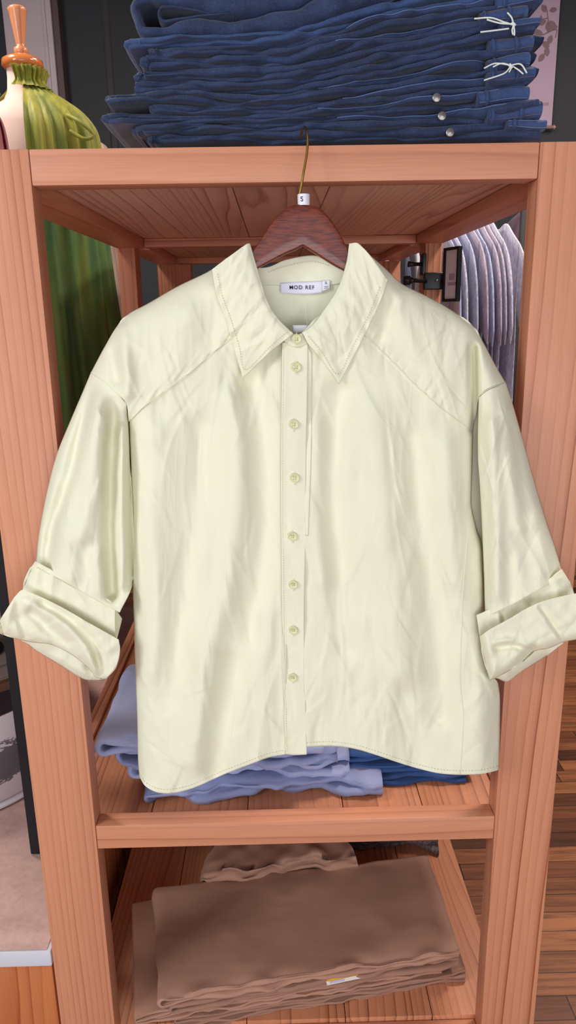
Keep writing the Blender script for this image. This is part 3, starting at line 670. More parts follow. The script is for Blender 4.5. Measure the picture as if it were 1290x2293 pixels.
# ================================================================ folded garments
def rngline(P, x):
    P = np.asarray(P, float); return np.interp(x, P[:, 0], P[:, 1])
def denim_mat(name, rgb, dark, light):
    t = NT(name); v = t.coords()
    tw = t.noise(t.coords((1, 1, 2.5), rot=(0, .7, 0)), 900, 2, .8); n = t.noise(t.coords((.5, 1, 1)), 34, 4, .7); n2 = t.noise(v, 300, 3, .7)
    c = t.mix(s2l(rgb), s2l(dark), t.ramp(n, [(.3, (0, 0, 0, 1)), (.75, (1, 1, 1, 1))]))
    c = t.mix(c, s2l(light), t.math('MULTIPLY', t.ramp(tw, [(.52, (0, 0, 0, 1)), (.72, (1, 1, 1, 1))]), .42))
    c = t.mix(c, s2l(light), t.math('MULTIPLY', t.ramp(n2, [(.58, (0, 0, 0, 1)), (.8, (1, 1, 1, 1))]), .25))
    t.col(c); t.set(Roughness=.85, Sheen_Weight=.12); t.bump(t.math('ADD', t.math('MULTIPLY', n2, .6), t.math('MULTIPLY', tw, .25)), .5, .0014)
    return t.m
M_den = denim_mat('indigo_denim', (38, 57, 97), (16, 25, 52), (106, 128, 166))
M_den2 = denim_mat('mid_blue_denim', (50, 76, 124), (30, 48, 88), (116, 140, 180))
M_ost = plain('tan_topstitch', (160, 124, 96), .8); M_wst = plain('pale_blue_stitch', (150, 164, 190), .8)
M_riv = plain('pewter_button', (150, 146, 142), .35, .9)
M_elas = plain('white_elastic_cord', (226, 232, 224), .8)
def fold_sweep(name, path, ht, quad, parent, mat, seed=0, wob=.006, NS=14, undul=.0018, back=1.0, sub=None, droop=0.0, maxr=.018):
    """cloth layer: flat rounded tube following path (u along the front edge, z height); quad = FL, FR, BR, BL in plan"""
    path = np.asarray(path, float); n = len(path); ht = np.broadcast_to(np.asarray(ht, float), (n,))
    FL, FR, BR, BL_ = [np.asarray(q[:2], float) for q in quad]
    wid = np.linalg.norm(FR-FL); dep = .5*(np.linalg.norm(BL_-FL)+np.linalg.norm(BR-FR))
    sc = np.array([wid, 1.]); T = np.gradient(path*sc, axis=0); T /= np.maximum(np.linalg.norm(T, axis=1, keepdims=True), 1e-9); N = np.stack([-T[:, 1], T[:, 0]], 1)
    # section: rounded front, flat middle, rounded back
    a = np.linspace(-math.pi/2, math.pi/2, NS//2+1)
    ND = 26 if dep > .28 else (10 if dep > .12 else 4)
    sec = [(-math.cos(t), math.sin(t), 0) for t in a]+[(0, 1, k/ND) for k in range(1, ND)]+[(math.cos(t), math.sin(t), 1) for t in a[::-1]]+[(0, -1, k/ND) for k in range(ND-1, 0, -1)]
    V = np.zeros((n, len(sec), 3))
    s = np.r_[0, np.cumsum(np.linalg.norm(np.diff(path*sc, axis=0), axis=1))]
    fo = wob*vnoise(s*14+seed*3.1, np.full(n, seed*1.7), seed)+wob*.5*vnoise(s*43+seed, np.full(n, seed*.7), seed+3)
    for j, (e, h, w) in enumerate(sec):
        r = np.minimum(ht, maxr)
        if w == 0: d = fo+(r*1.3)*(1+e)
        elif w == 1: d = dep*back-(r*1.3)*(1-e)+fo*.5
        else: d = fo*(1-w)+w*dep*back
        und = undul*vnoise(s*22, np.full(n, d.mean()*26.), seed+11)*(1 if h > 0 else .6)
        if ND == 26 and 0 < w < 1:                       # broad soft wrinkles across the flat leg
            e_ = min(w, 1-w)*8; e_ = min(e_, 1.0)
            q1 = vnoise(s*8+d*5, d*11-s*3, seed+31); q2 = vnoise(s*15-d*9, d*8+s*4, seed+32)
            und = und*(1-e_)+e_*undul*(.75*q1+.5*(1-2*np.abs(q2))**3)
        hh = ht*h+und*(abs(h) > .5)
        u = path[:, 0]+N[:, 0]*hh/wid; z = path[:, 1]+N[:, 1]*hh; v = d/dep
        z = z-droop*(v**2)
        XY = (FL[None]*(1-u[:, None])+FR[None]*u[:, None])*(1-v[:, None])+(BL_[None]*(1-u[:, None])+BR[None]*u[:, None])*v[:, None]
        V[:, j, :2] = XY; V[:, j, 2] = z
    m = len(sec); P = V.reshape(-1, 3)
    Fc = [(i*m+k, i*m+(k+1) % m, (i+1)*m+(k+1) % m, (i+1)*m+k) for i in range(n-1) for k in range(m)]+[tuple(range(m)), tuple(reversed(range((n-1)*m, n*m)))]
    o = mk(name, P, Fc, mat, parent, True, **(sub or {}))
    return o, V
YJ = .075
J0 = np.array(at(0, 300, 1, YJ)); J1 = np.array(at(1290, 300, 1, YJ))
def jz(px, py): return np.asarray(at(px, py, 1, YJ))[..., 2]
def jx(px, py=200): return np.asarray(at(px, py, 1, YJ))[..., 0]
XL0, XR0 = float(jx(0)), float(jx(1290))
JQ = [(XL0, .058), (XR0, .058), (XR0, .34), (XL0, .34)]
G_ = [[(200, -75), (1290, -95)],
      [(200, 92), (340, 92), (450, 90), (560, 86), (660, 72), (760, 42), (860, 12), (960, -8), (1180, -30), (1290, -34)],
      [(200, 148), (365, 136), (430, 131), (520, 131), (640, 126), (740, 104), (860, 74), (960, 58), (1060, 40), (1180, 18), (1290, 14)],
      [(200, 188), (300, 187), (400, 184), (520, 192), (640, 187), (740, 168), (860, 142), (1000, 112), (1180, 86), (1290, 80)],
      [(200, 240), (400, 237), (520, 240), (640, 238), (760, 224), (860, 206), (1000, 186), (1190, 156), (1290, 150)],
      [(200, 285), (400, 283), (640, 276), (760, 268), (860, 262), (1000, 250), (1200, 232), (1290, 230)],
      [(200, 326), (1290, 319)]]
# (guide gap, fraction low, fraction high (0 top, 1 bottom), left px, right px)
JL = [(5, .50, 1.0, 322, 1208), (5, .0, .50, 285, 1196), (4, .5, 1.0, 226, 1166), (4, .0, .5, 330, 1176), (3, .5, 1.0, 233, 1164), (3, .0, .5, 300, 1168), (2, .5, 1.0, 300, 1180), (2, .0, .5, 322, 1150), (1, .5, 1.0, 338, 1184), (1, .0, .5, 284, 1162), (0, .38, 1.0, 334, 1156), (0, .0, .38, 345, 1170)]
PLACE = ['at the bottom of', 'second from the bottom of', 'third from the bottom of', 'fourth from the bottom of', 'fifth from the bottom of', 'sixth from the bottom of', 'sixth from the top of', 'fifth from the top of', 'fourth from the top of', 'third from the top of', 'second from the top of', 'topmost of']
EXTRA = ['with a pale waistband end', 'with a pewter button', 'with a button on it', 'with long dark side seam', 'with a white bow', 'with smooth dark side', 'with narrow waistband', 'with tan stitching', 'with knotted white cord', 'with a paler leg', 'with wide open fold', 'just above the photo edge']
def zj(g, f, px):
    """height of boundary g + f(to next)"""
    y = rngline(G_[g], px)*(1-f)+rngline(G_[g+1], px)*f
    return jz(px, y)
for k, (g, f0, f1, xl, xr) in enumerate(JL):
    jn = thing('folded_jeans', 'indigo jeans %s, %s the stack on top' % (EXTRA[k], PLACE[k]), 'jeans', (float(jx((xl+xr)/2)), .08, float(zj(g, f1, (xl+xr)/2))), 'folded jeans stacked on top of the shelf')
    rnd = random.Random(k*5+1)
    n = 90; pxs = np.linspace(xl+16, xr, n)
    zt = zj(g, f0, pxs); zb = zj(g, f1, pxs)
    gap = zt-zb
    wv = .0028*vnoise(pxs/60, np.full(n, k*2.3), k)*(gap/.02)
    split = .5+.22*vnoise(pxs/110, np.full(n, k*3.3), k+9)
    zm = zb+gap*split+wv
    z0 = zb+(zm-zb)*.5; z1 = zm+(zt-zm)*.5
    h0 = (zm-zb)*.47; h1 = (zt-zm)*.47
    uu = lambda p: (jx(p)-XL0)/(XR0-XL0)
    # thin cloth near the fold so that the loop stays open
    gz = np.clip((pxs-pxs[0])/70, 0, 1)**.7
    tl = .0042
    if k in (10,): tl = .006; gz = np.clip((pxs-pxs[0])/140, 0, 1)
    hh0 = tl*(1-gz)+h0*gz; hh1 = tl*(1-gz)+h1*gz
    zz0 = (zb+tl)*(1-gz)+z0*gz; zz1 = (zt-tl)*(1-gz)+z1*gz
    rr_ = (zz1[0]-zz0[0])/2; zc = (zz1[0]+zz0[0])/2; th = np.linspace(-math.pi/2, -math.pi*1.5, 16)[1:-1]
    ux0 = uu(pxs[0]); w_ = XR0-XL0
    loop = np.stack([ux0+np.cos(th)*rr_*1.0/w_, zc+np.sin(th)*rr_], 1)
    # a little crease in the fold
    loop[:, 0] += .004/w_*np.sin(th*3+k)
    path = np.vstack([np.stack([uu(pxs[::-1]), zz0[::-1]], 1), loop, np.stack([uu(pxs), zz1], 1)])
    ht = np.r_[hh0[::-1], np.full(len(loop), tl), hh1]
    mat = M_den2 if k in (9,) else M_den
    leg, V = fold_sweep('folded_leg', path, ht, JQ, jn, mat, seed=k+2, wob=.014, undul=.0018)
    # second, inner layer: the other leg's fold peeping out of the loop
    if k in (2, 4, 6, 9, 10, 1):
        xi = xl+{2: 70, 4: 34, 6: 34, 9: 44, 10: 46, 1: 40}[k]
        p2 = np.linspace(xi, xi+150, 26); c2 = np.interp(p2, pxs, (zz0+zz1)/2); g2 = np.interp(p2, pxs, (zz1-hh1)-(zz0+hh0))
        e2 = np.clip((p2-p2[0])/120, 0, 1); r2 = max(float(g2[0])*.30, .0035)
        lo = np.stack([uu(p2), c2-r2*(1-e2)], 1); hi = np.stack([uu(p2), c2+r2*(1-e2)], 1)
        lp = np.stack([uu(p2[0])+np.cos(th)*r2/w_, c2[0]+np.sin(th)*r2], 1)
        fold_sweep('inner_fold', np.vstack([lo[::-1], lp, hi]), np.r_[np.linspace(.0002, .0022, 26), np.full(len(lp), .0022), np.linspace(.0022, .0002, 26)], JQ, jn, mat, seed=k+40, wob=.006)
    # waistband on the right: thicker band wrapped round the upper layer
    i0 = np.searchsorted(pxs, xr-rnd.randint(78, 120)); pw = pxs[i0:]
    zc_ = (z1+z0)[i0:]/2 if k % 3 else z1[i0:]
    hw = ((zt-zb)[i0:]*.42) if k % 3 else h1[i0:]*.96
    nn = 24; pw2 = np.linspace(pw[0], pw[-1]+10, nn); zw = np.interp(pw2, pw, zc_); hw2 = np.interp(pw2, pw, hw)+.0012
    JW = [(XL0, .050-.002*(k % 2)), (XR0, .050-.002*(k % 2)), (XR0, .30), (XL0, .30)]
    wb, VW = fold_sweep('waistband', np.stack([uu(pw2), zw], 1), hw2, JW, jn, M_den2, seed=k+60, wob=.002, undul=.0004)
    # end corner of the back of the waistband sticking out behind
    if k in (1, 0, 2, 4, 5, 6, 8, 10):
        xo = {0: 1215, 1: 1230, 2: 1190, 4: 1212, 5: 1208, 6: 1221, 8: 1182, 10: 1180}[k]
        pz = np.linspace(xr-60, xo, 14); zz = np.interp(pz, pxs, (zt+zb)/2)-.012*np.clip((pz-xr+10)/60, 0, 1)+.004
        hb = (float((zt-zb).mean())*.62)*np.linspace(1, .55, 14)
        JB = [(XL0, .10), (XR0, .10), (XR0, .26), (XL0, .26)]
        fold_sweep('back_waistband', np.stack([uu(pz), zz], 1), np.maximum(hb, .004), JB, jn, M_den, seed=k+80, wob=.006)
    # topstitching along the visible edges
    sm = MB()
    def dash(pp, zf, y, n_, mb=sm, r=.0005):
        pp = np.linspace(pp[0], pp[1], n_)
        for a, b in zip(pp[:-1:1], pp[1::1]):
            m_ = a+(b-a)*.6; mb.tube([(float(jx(a)), y, float(zf(a))), (float(jx(m_)), y-.0002, float(zf(m_)))], r, 4)
    fy = lambda p: float(np.interp(p, pw2, VW[:, 3, 1]))
    for side in (-1, 1):
        zf = lambda p, s=side: np.interp(p, pw2, zw+s*hw2*.62)
        yv = float(VW[:, :8, 1].min())+.0012
        j = 4+side*2
        for i in range(1, nn-1):
            a = VW[i, j]; b = VW[i+1, j]; d = b-a
            for q in (0, .5):
                A = a+d*q; B = a+d*(q+.3); sm.tube([(A[0], A[1]-.0006, A[2]), (B[0], B[1]-.0006, B[2])], .00042, 4)
    sm.build('stitching', M_ost if k % 2 else M_wst, jn, True)
    for bi, fr in enumerate((.12, .62) if k % 2 else (.2,)):
        i = int(nn*fr); lp = MB(); a = VW[i, 1]; sec = [VW[i, j]+np.array([0, -.0016, 0]) for j in range(1, 7)]
        lp.tube([tuple(q) for q in sec], .0026, 6); lo_ = lp.build('belt_loop', M_den2, jn, True)
    # side seam line with paler rope edge on the front
    if k in (1, 2, 3, 4, 8, 10, 7):
        sl_ = MB(); i1 = n+len(loop)+int(n*.50); i2 = n+len(loop)+int(n*.93)
        for (off_, r_) in ((5, .0009),):
            q = V[i1:i2, off_]+np.array([0, -.0006, 0]); sl_.tube([tuple(a) for a in q], r_, 6)
        sl_.build('side_seam', plain('faded_seam_edge_%d' % k, (86, 108, 152), .9), jn, True)
    if k in (1, 2, 4):
        px_, py_ = {4: (978, 219), 2: (990, 260), 1: (1008, 297)}[k]
        c = np.array(at(px_, py_, 1, .052)); b = MB(); b.lathe([(0, -.002), (.0062, -.002), (.0070, 0), (.0062, .0018), (.0044, .0016), (.0030, .0026), (0, .0028)], tuple(c), 24, 'y'); b.build('button', M_riv, jn, True)
    if k in (8, 4):
        cx_, cy_ = {8: (1150, 54), 4: (1144, 148)}[k]
        def P3(a, b, y=.040): return tuple(np.array(at(cx_+a, cy_+b, 1, y)))
        b = MB()
        if k == 8:
            for L in ([(-88, -12), (-50, -14), (-20, -4), (0, 2)], [(-60, -10), (-30, -2), (0, 0)], [(0, 2), (-4, -14), (-14, -26)], [(0, 2), (2, 14), (2, 26)], [(0, 2), (-3, 14), (-1, 24)], [(-74, 18), (-40, 14), (-10, 10)]):
                b.tube([tuple(p) for p in smoothline([P3(*q) for q in L], 14)], .0012, 6)
        else:
            for L in ([(-60, 5), (-35, -6), (0, -2)], [(0, -2), (22, -4), (36, 16)], [(0, -2), (16, 8), (28, 18)], [(0, 0), (-14, 16), (-60, 32)], [(0, -4), (0, 6), (-4, 14)], [(-40, 2), (-20, -6), (4, 0)]):
                b.tube([tuple(p) for p in smoothline([P3(*q) for q in L], 14)], .0011, 6)
        b.tube([P3(-4, -4), P3(0, 0), P3(4, 4)], .0024, 8)
        b.build('elastic_tie', M_elas, jn, True, label='white elastic cord tied in a bow')
# ================================================================ trousers on the shelves
def zlayers(z0, th, n):
    e = th/n; return [(z0+e*(i+.5), e*.5) for i in range(n)]
def trousers(name, label, group, quad, z0, th, mat, mat2, seed, u0=.0, u1=1.0, nl=4, wob=.01, undul=.002, hollow=.0, wave=.002, stitch=None, maxr=.018):
    c = np.mean([q[:2] for q in quad], axis=0)
    t = thing(name, label, 'trousers', (c[0], c[1], z0), group)
    n = 46; us = np.linspace(u0+.02, u1, n); e = th/nl
    for i in range(0, nl, 2):
        za = z0+e*(i+.5)+wave*vnoise(us*6, np.full(n, seed*1.3), seed)*(i/nl)
        zb_ = z0+e*(i+1.5)+wave*vnoise(us*6, np.full(n, seed*1.3), seed)*((i+1)/nl)
        g = np.clip((us-us[0])/.10, 0, 1); tl = e*.30
        ha = tl*(1-g)+e*.48*g; za2 = (za-e*.5+tl)*(1-g)+za*g; zb2 = (zb_+e*.5-tl)*(1-g)+zb_*g
        wid = np.linalg.norm(np.array(quad[1][:2])-np.array(quad[0][:2]))
        r = (zb2[0]-za2[0])/2; zc = (zb2[0]+za2[0])/2; th_ = np.linspace(-math.pi/2, -math.pi*1.5, 12)[1:-1]
        sh = random.Random(seed+i).uniform(-.012, .012)
        loop = np.stack([us[0]+np.cos(th_)*r/wid, zc+np.sin(th_)*r], 1)
        path = np.vstack([np.stack([us[::-1], za2[::-1]], 1), loop, np.stack([us, zb2], 1)]); path[:, 0] += sh
        ht = np.r_[ha[::-1], np.full(len(loop), tl), ha]
        o, V = fold_sweep('folded_leg', path, ht, quad, t, mat, seed=seed+i, wob=wob, undul=undul*(1.0 if i+2 < nl else 1.6), maxr=maxr)
        if stitch:
            sm = MB(); m0 = n+len(loop)
            for j in (6,):
                for a in range(m0+4, m0+n-1):
                    p, q = V[a, j], V[a+1, j]; d = q-p
                    for f in (0, .25, .5, .75): sm.tube([tuple(p+d*f+np.array([0, 0, .0005])), tuple(p+d*(f+.15)+np.array([0, 0, .0005]))], .0005, 4)
            sm.build('stitching', stitch, t, True)
    return t, V
def BSHELF(x): return x
M_br = cloth('brown_twill', (186, 140, 116), (148, 106, 86), crumple=.38, cs=16, mottle=.16, weave=1100, sheen=.1, cdist=.007)
M_br2 = cloth('brown_twill_darker', (166, 122, 100), (126, 90, 74), crumple=.35, cs=18, mottle=.16, weave=1100, cdist=.006)
M_brst = plain('brown_thread', (116, 82, 64), .85)
zs = .1165
def Q(FLp, FRp, BRp, BLp, z): return [tuple(np.array(at(p[0], p[1], 2, z))[:2]) for p in (FLp, FRp, BRp, BLp)]
top = Q((368, 2236), (1034, 2124), (957, 1914), (345, 1988), .222)
top = [(-.285, .012), (.356, .112), (.345, .405), (-.345, .318)]
def sh(q, dx, dy, s=1.0): return [(x+dx, y+dy) for x, y in q]
th_ = .0255
tb = []
for i, (dx, dy, u0, u1, m_, lb) in enumerate([(.012, .012, .0, 1.0, M_br2, 'folded brown trousers at the bottom of the pile on the lowest shelf'), (-.030, .010, -.05, .985, M_br, 'folded brown trousers second from the bottom, left fold sticking out'), (.004, .002, .02, .99, M_br2, 'folded brown trousers with a yellow and white label under the top pair'), (.0, .0, .0, 1.0, M_br, 'folded brown trousers with flat smooth leg on top of the lowest shelf pile')]):
    t_, V_ = trousers('folded_trousers', lb, 'brown trousers piled on the lowest shelf', sh(top, dx, dy), zs+i*(th_+.0006), th_, m_, None, 20+i*7, u0=u0, u1=u1, nl=2 if i > 1 else 4, wob=.006, undul=.0034 if i == 3 else .0012, wave=.0035, stitch=M_brst, maxr=.022)
    tb.append(t_)
ztop = zs+4*(th_+.0006)
# hump of the back leg of the top pair and the yellow label
lp = MB()
a = np.array(at(729, 2196, 2, ztop-.034)); b_ = np.array(at(816, 2178, 2, ztop-.034)); d = b_-a; nrm = np.array([d[1], -d[0], 0])/np.linalg.norm(d[:2]); 
if nrm[1] > 0: nrm = -nrm
o0 = nrm*.012
def lab_quad(mb, s0, s1, t0, t1, lift):
    up = np.array([nrm[0]*.5, nrm[1]*.5, .8]); up /= np.linalg.norm(up)
    dn = nrm*.86-np.array([0, 0, .5])
    V = []
    for s_ in (s0, s1):
        for t_ in (t0, t1):
            V.append(a+o0+d*s_-dn*(t_*.014)+up*lift)
    V += [v-up*.0008 for v in V]
    mb.add(V, [(0, 1, 3, 2), (4, 6, 7, 5), (0, 4, 5, 1), (2, 3, 7, 6), (0, 2, 6, 4), (1, 5, 7, 3)])
m1 = MB(); lab_quad(m1, 0, 1, 0, 1, .001); ly = m1.build('fabric_label', plain('white_label_card', (238, 232, 220), .6), tb[2], False, label='small white and yellow label')
m2 = MB(); lab_quad(m2, .02, .98, .45, .92, .0018); m2.build('label_stripe', plain('yellow_print', (232, 176, 52), .6), ly, False)
m3 = MB(); lab_quad(m3, .08, .45, .1, .40, .002); m3.build('label_panel', plain('lilac_print', (206, 196, 226), .6), ly, False)
# second brown pair lying loosely behind, crumpled
qb = [(-.262, .335), (.30, .405), (.24, .47), (-.20, .47)]
trousers('folded_trousers', 'crumpled brown trousers humped up behind the pile on the lowest shelf', None, [(-.22, .325), (.16, .375), (.12, .52), (-.18, .50)], zs, .118, M_br, None, 71, nl=4, wob=.014, undul=.006, wave=.012)
def print_mat():
    t = NT('dark_floral_print'); v = t.coords(); n = t.noise(v, 34, 3, .6, 2.5)
    rid = t.ramp(t.math('ABSOLUTE', t.math('SUBTRACT', n, .5)), [(0, (1, 1, 1, 1)), (.02, (.7, .7, .7, 1)), (.05, (0, 0, 0, 1))])
    t.col(t.mix(s2l((126, 110, 110)), s2l((66, 56, 62)), rid)); t.set(Roughness=.85); t.bump(t.noise(v, 40, 3), .4, .004); return t.m
M_flo = print_mat()
trousers('folded_trousers', 'dark grey trousers with thin floral line print at the back of the lowest shelf', None, [(-.30, .56), (.40, .53), (.42, .86), (-.30, .86)], zs, .10, M_flo, None, 81, nl=4, wob=.02, undul=.006, wave=.014)
# grey blue stack on the middle shelf
M_gb = cloth('blue_grey_cotton', (170, 178, 216), (132, 140, 182), crumple=.5, cs=15, mottle=.25, weave=1000, cdist=.007)
M_gb2 = cloth('blue_grey_cotton_deeper', (156, 164, 204), (118, 126, 168), crumple=.5, cs=15, mottle=.25, weave=1000, cdist=.007)
M_bl = cloth('royal_blue_cotton', (44, 82, 142), (28, 58, 112), crumple=.5, cs=18, mottle=.3, weave=1000, cdist=.005)
zm_ = .6262
sq = [(-.375, .075), (.06, .085), (.06, .40), (-.375, .40)]
GB = [((.085, .02), .0, 1.08, .034, 'grey blue trousers at the bottom of their pile'), ((.050, .035), .0, 1.0, .036, 'grey blue trousers second from the bottom of their pile'), ((.030, .02), .0, 1.0, .036, 'grey blue trousers second from the top of their pile'), ((-.005, .0), .0, 1.0, .042, 'grey blue trousers topmost of their pile behind the lime shirt')]
z_ = zm_
for i, ((dx, dy), u0, u1, t0, lb) in enumerate(GB):
    trousers('folded_trousers', lb+' on the middle shelf', 'grey blue trousers piled on the middle shelf', sh(sq, dx, dy), z_, t0, M_gb if i % 2 else M_gb2, None, 90+i*5, u0=u0, u1=u1, nl=2, wob=.018, undul=.004, wave=.010, maxr=.03); z_ += t0+.0005
# royal blue trousers to the right and below
BQ = [(.09, .125), (.352, .13), (.352, .40), (.09, .40)]
z_ = zm_
for i, lb in enumerate(['royal blue trousers at the bottom of the right pile on the middle shelf', 'royal blue trousers in the middle of the right pile on the middle shelf', 'royal blue trousers on top of the right pile on the middle shelf']):
    trousers('folded_trousers', lb, 'royal blue trousers piled on the middle shelf', sh(BQ, .012*(i % 2)+(.01 if i else 0), .006*i), z_, .022, M_bl, None, 120+i*5, nl=2, wob=.008, undul=.002, wave=.002, u0=.0 if i else .0); z_ += .0225
# ================================================================ things behind and beside the unit
M_blk = plain('black_metal', (15, 14, 19), .75, 0)
M_kraft = cloth('kraft_paper', (214, 178, 168), (180, 146, 136), rough=.6, crumple=.7, cs=9, mottle=.3, weave=60, sheen=0, cdist=.012)
# covered platform on the left
pf = thing('display_platform', 'low wooden display platform left of the shelf covered with brown kraft paper', 'platform', (-1.3, .9, 0))
o = MB().box(-2.2, -.492, .012, 1.75, 0.0, .322, .002).build('base', wood('douglas_fir', (214, 132, 78), (140, 58, 26), 'z', freq=26, wob=3.0, contrast=1.0, knots=False), pf)
autosmooth(o)
o = MB().box(-2.205, -.487, .0, 1.755, .3225, .358, .003).build('top', plain('chipped_white_paint', (214, 216, 224), .5), pf, label='white painted top board'); autosmooth(o)
nx, ny = 120, 150; xs = np.linspace(-2.2, -.495, nx+1); ys = np.linspace(.004, 1.75, ny+1); X_, Y_ = np.meshgrid(xs, ys)
Z_ = .3592+.0022*(1+vnoise(X_*9, Y_*7, 3))+.0012*(1+vnoise(X_*25, Y_*20, 5)); Z_[Y_ < .03] = .3592+.001
V = np.stack([X_, Y_, Z_], -1).reshape(-1, 3)
mk('paper_cover', V, gridfaces(ny, nx), M_kraft, pf, True, label='crinkled brown kraft paper')
# black upright of a rack standing on the platform
xb_, yb_ = np.array(at(88, 1905, 2, .364))[:2]
rk = thing('garment_rack', 'black square metal rack upright rising from the kraft paper beside the front left post', 'rack', (xb_, yb_, .364))
o = MB().box(xb_-.016, xb_+.008, yb_-.012, yb_+.012, .3645, 1.62, .002).build('upright', M_blk, rk); autosmooth(o)
o = MB().box(xb_-.62, xb_-.0165, yb_-.009, yb_+.009, 1.595, 1.615, .002).build('crossbar', M_blk, rk)
o = MB().box(xb_-.644, xb_-.62, yb_-.012, yb_+.012, .3645, 1.62, .002).build('upright', M_blk, rk)
# painted tub and weathered board
def tub_mat():
    t = NT('white_and_grey_brushed_paint'); v = t.coords(); sep = t.node('ShaderNodeSeparateXYZ'); t.l.new(v, sep.inputs[0])
    n = t.noise(t.coords((1, 1, 2.2)), 22, 5, .75, .6)
    z = t.math('ADD', sep.outputs[2], t.math('MULTIPLY', t.math('SUBTRACT', n, .5), .16))
    band = t.ramp(z, [(.078, (0, 0, 0, 1)), (.082, (1, 1, 1, 1)), (.186, (1, 1, 1, 1)), (.19, (0, 0, 0, 1))])
    t.col(t.mix(s2l((206, 192, 196)), s2l((96, 90, 94)), band)); t.set(Roughness=.55); t.bump(n, .2, .002); return t.m
tc = np.array([-.935, .655]); tb_ = thing('tub', 'round white tub with a worn grey painted band standing on the kraft paper', 'tub', (tc[0], tc[1], .3645))
m = MB(); m.lathe([(0, .006), (.285, .006), (.305, .03), (.325, .262), (.318, .262), (.298, .035), (0, .02)], (tc[0], tc[1], .3645), 72); m.build('body', tub_mat(), tb_, True)
m = MB(); th = np.linspace(0, 2*math.pi, 73); m.tube([(tc[0]+.296*math.cos(a), tc[1]+.296*math.sin(a), .3735) for a in th], .009, 10, cap=False); m.build('base_ring', plain('white_enamel', (214, 206, 214), .35), tb_, True)
bd = thing('wooden_board', 'weathered grey wooden board with brown edge lying on the white tub', 'board', (tc[0], tc[1], .627), rz=.70)
M_grey = wood('weathered_grey_wood', (158, 142, 136), (104, 90, 88), 'x', freq=40, wob=1.6, contrast=.8, knots=False)
o = mk('board_top', *(lambda b: (b.V, b.F))(MB().box(-.40, .40, -.18, .50, .006, .022, .002)), M_grey, bd, False, world=False); autosmooth(o)
o = mk('board_edge', *(lambda b: (b.V, b.F))(MB().box(-.402, .402, -.202, -.1805, .0, .0225, .002)), plain('brown_stained_edge', (104, 66, 46), .6), bd, False, world=False)
# dress forms
M_lin = cloth('cream_linen_form', (226, 196, 184), (206, 172, 160), crumple=.1, cs=40, mottle=.1)
M_turn = wood('turned_beech', (206, 142, 104), (176, 106, 66), 'z', freq=30, knots=False, rough=.25)
M_turn2 = plain('amber_varnished_wood', (190, 112, 58), .2, 0, Coat_Weight=.6)
def dress_form(name, label, c, neck_z, base_z, br=.11):
    f = thing(name, label, 'dress form', (c[0], c[1], base_z)); x, y = c; z = neck_z
    m = MB(); m.lathe([(.0, -.75), (.10, -.75), (.15, -.70), (.165, -.58), (.13, -.38), (.150, -.20), (.160, -.12), (.140, -.08), (.10, -.055), (.068, -.035), (.055, -.01), (.051, .03), (.051, .052)], (x, y, z), 48, flat=.82); m.build('torso', M_lin, f, True)
    m = MB(); m.lathe([(.0, .052), (.055, .052), (.064, .062), (.062, .078), (.045, .088), (.022, .093), (0, .093)], (x, y, z), 40); m.build('neck_cap', M_turn2, f, True)
    m = MB(); m.lathe([(.018, .0935), (.022, .100), (.022, .112), (.013, .118), (.014, .125), (.027, .212), (.030, .220), (.024, .226), (0, .227)], (x, y, z), 32); m.build('finial', M_turn, f, True)
    m = MB(); m.tube([(x, y, base_z+.05), (x, y, z-.751)], .014, 14); m.build('pole', M_blk, f, True)
    m = MB(); m.lathe([(0, 0), (br, 0), (br, .01), (.03, .049), (0, .0495)], (x, y, base_z+.001), 40); m.build('base', M_blk, f, True); return f
gx, gy = -.800, 1.45; nz = 2.262
dress_form('dress_form', 'cream dress form with a turned wooden finial wearing the green dress', (gx, gy), nz, .3645)
def garment(name, parent, c, prof, mat, amp, npl, seed, t0=0, t1=2*math.pi, n=160, flat=.8, label=None, thick=.002):
    """draped cloth around a form: profile (radius, height) with vertical pleats deepening downwards"""
    P = smoothline(prof, 60); th = np.linspace(t0, t1, n+1); V = []
    ph = vnoise(th*npl*.21, np.full(n+1, seed*1.), seed)*2.2
    for i, (r, z) in enumerate(P):
        k = i/59; a_ = amp[0]*(1-k)+amp[1]*k
        rr = r*(1+a_*np.sin(th*npl+ph+.5*vnoise(th*3, np.full(n+1, k*3), seed+1))+a_*.6*vnoise(th*npl*.33, np.full(n+1, k*2.+seed), seed+2))
        V.append(np.stack([c[0]+rr*np.cos(th), c[1]+rr*flat*np.sin(th), np.full(n+1, z)], -1))
    V = np.array(V); m = n+1; F_ = gridfaces(59, n)
    Vi = V.copy(); cc = np.array([c[0], c[1]]); dv = Vi[..., :2]-cc; L = np.linalg.norm(dv, axis=-1, keepdims=True); Vi[..., :2] = cc+dv*(L-thick)/L
    N = V.shape[0]*m; F2 = [(a+N, d+N, c_+N, b+N) for a, b, c_, d in F_]
    F3 = [(i, i+1, i+1+N, i+N) for i in range(n)]+[((59*m)+i, (59*m)+i+N, (59*m)+i+1+N, (59*m)+i+1) for i in range(n)]
    F3 += [(i*m, i*m+N, (i+1)*m+N, (i+1)*m) for i in range(59)]+[(i*m+n, (i+1)*m+n, (i+1)*m+n+N, i*m+n+N) for i in range(59)]
    return mk(name, np.vstack([V.reshape(-1, 3), Vi.reshape(-1, 3)]), F_+F2+F3, mat, parent, True, label=label)
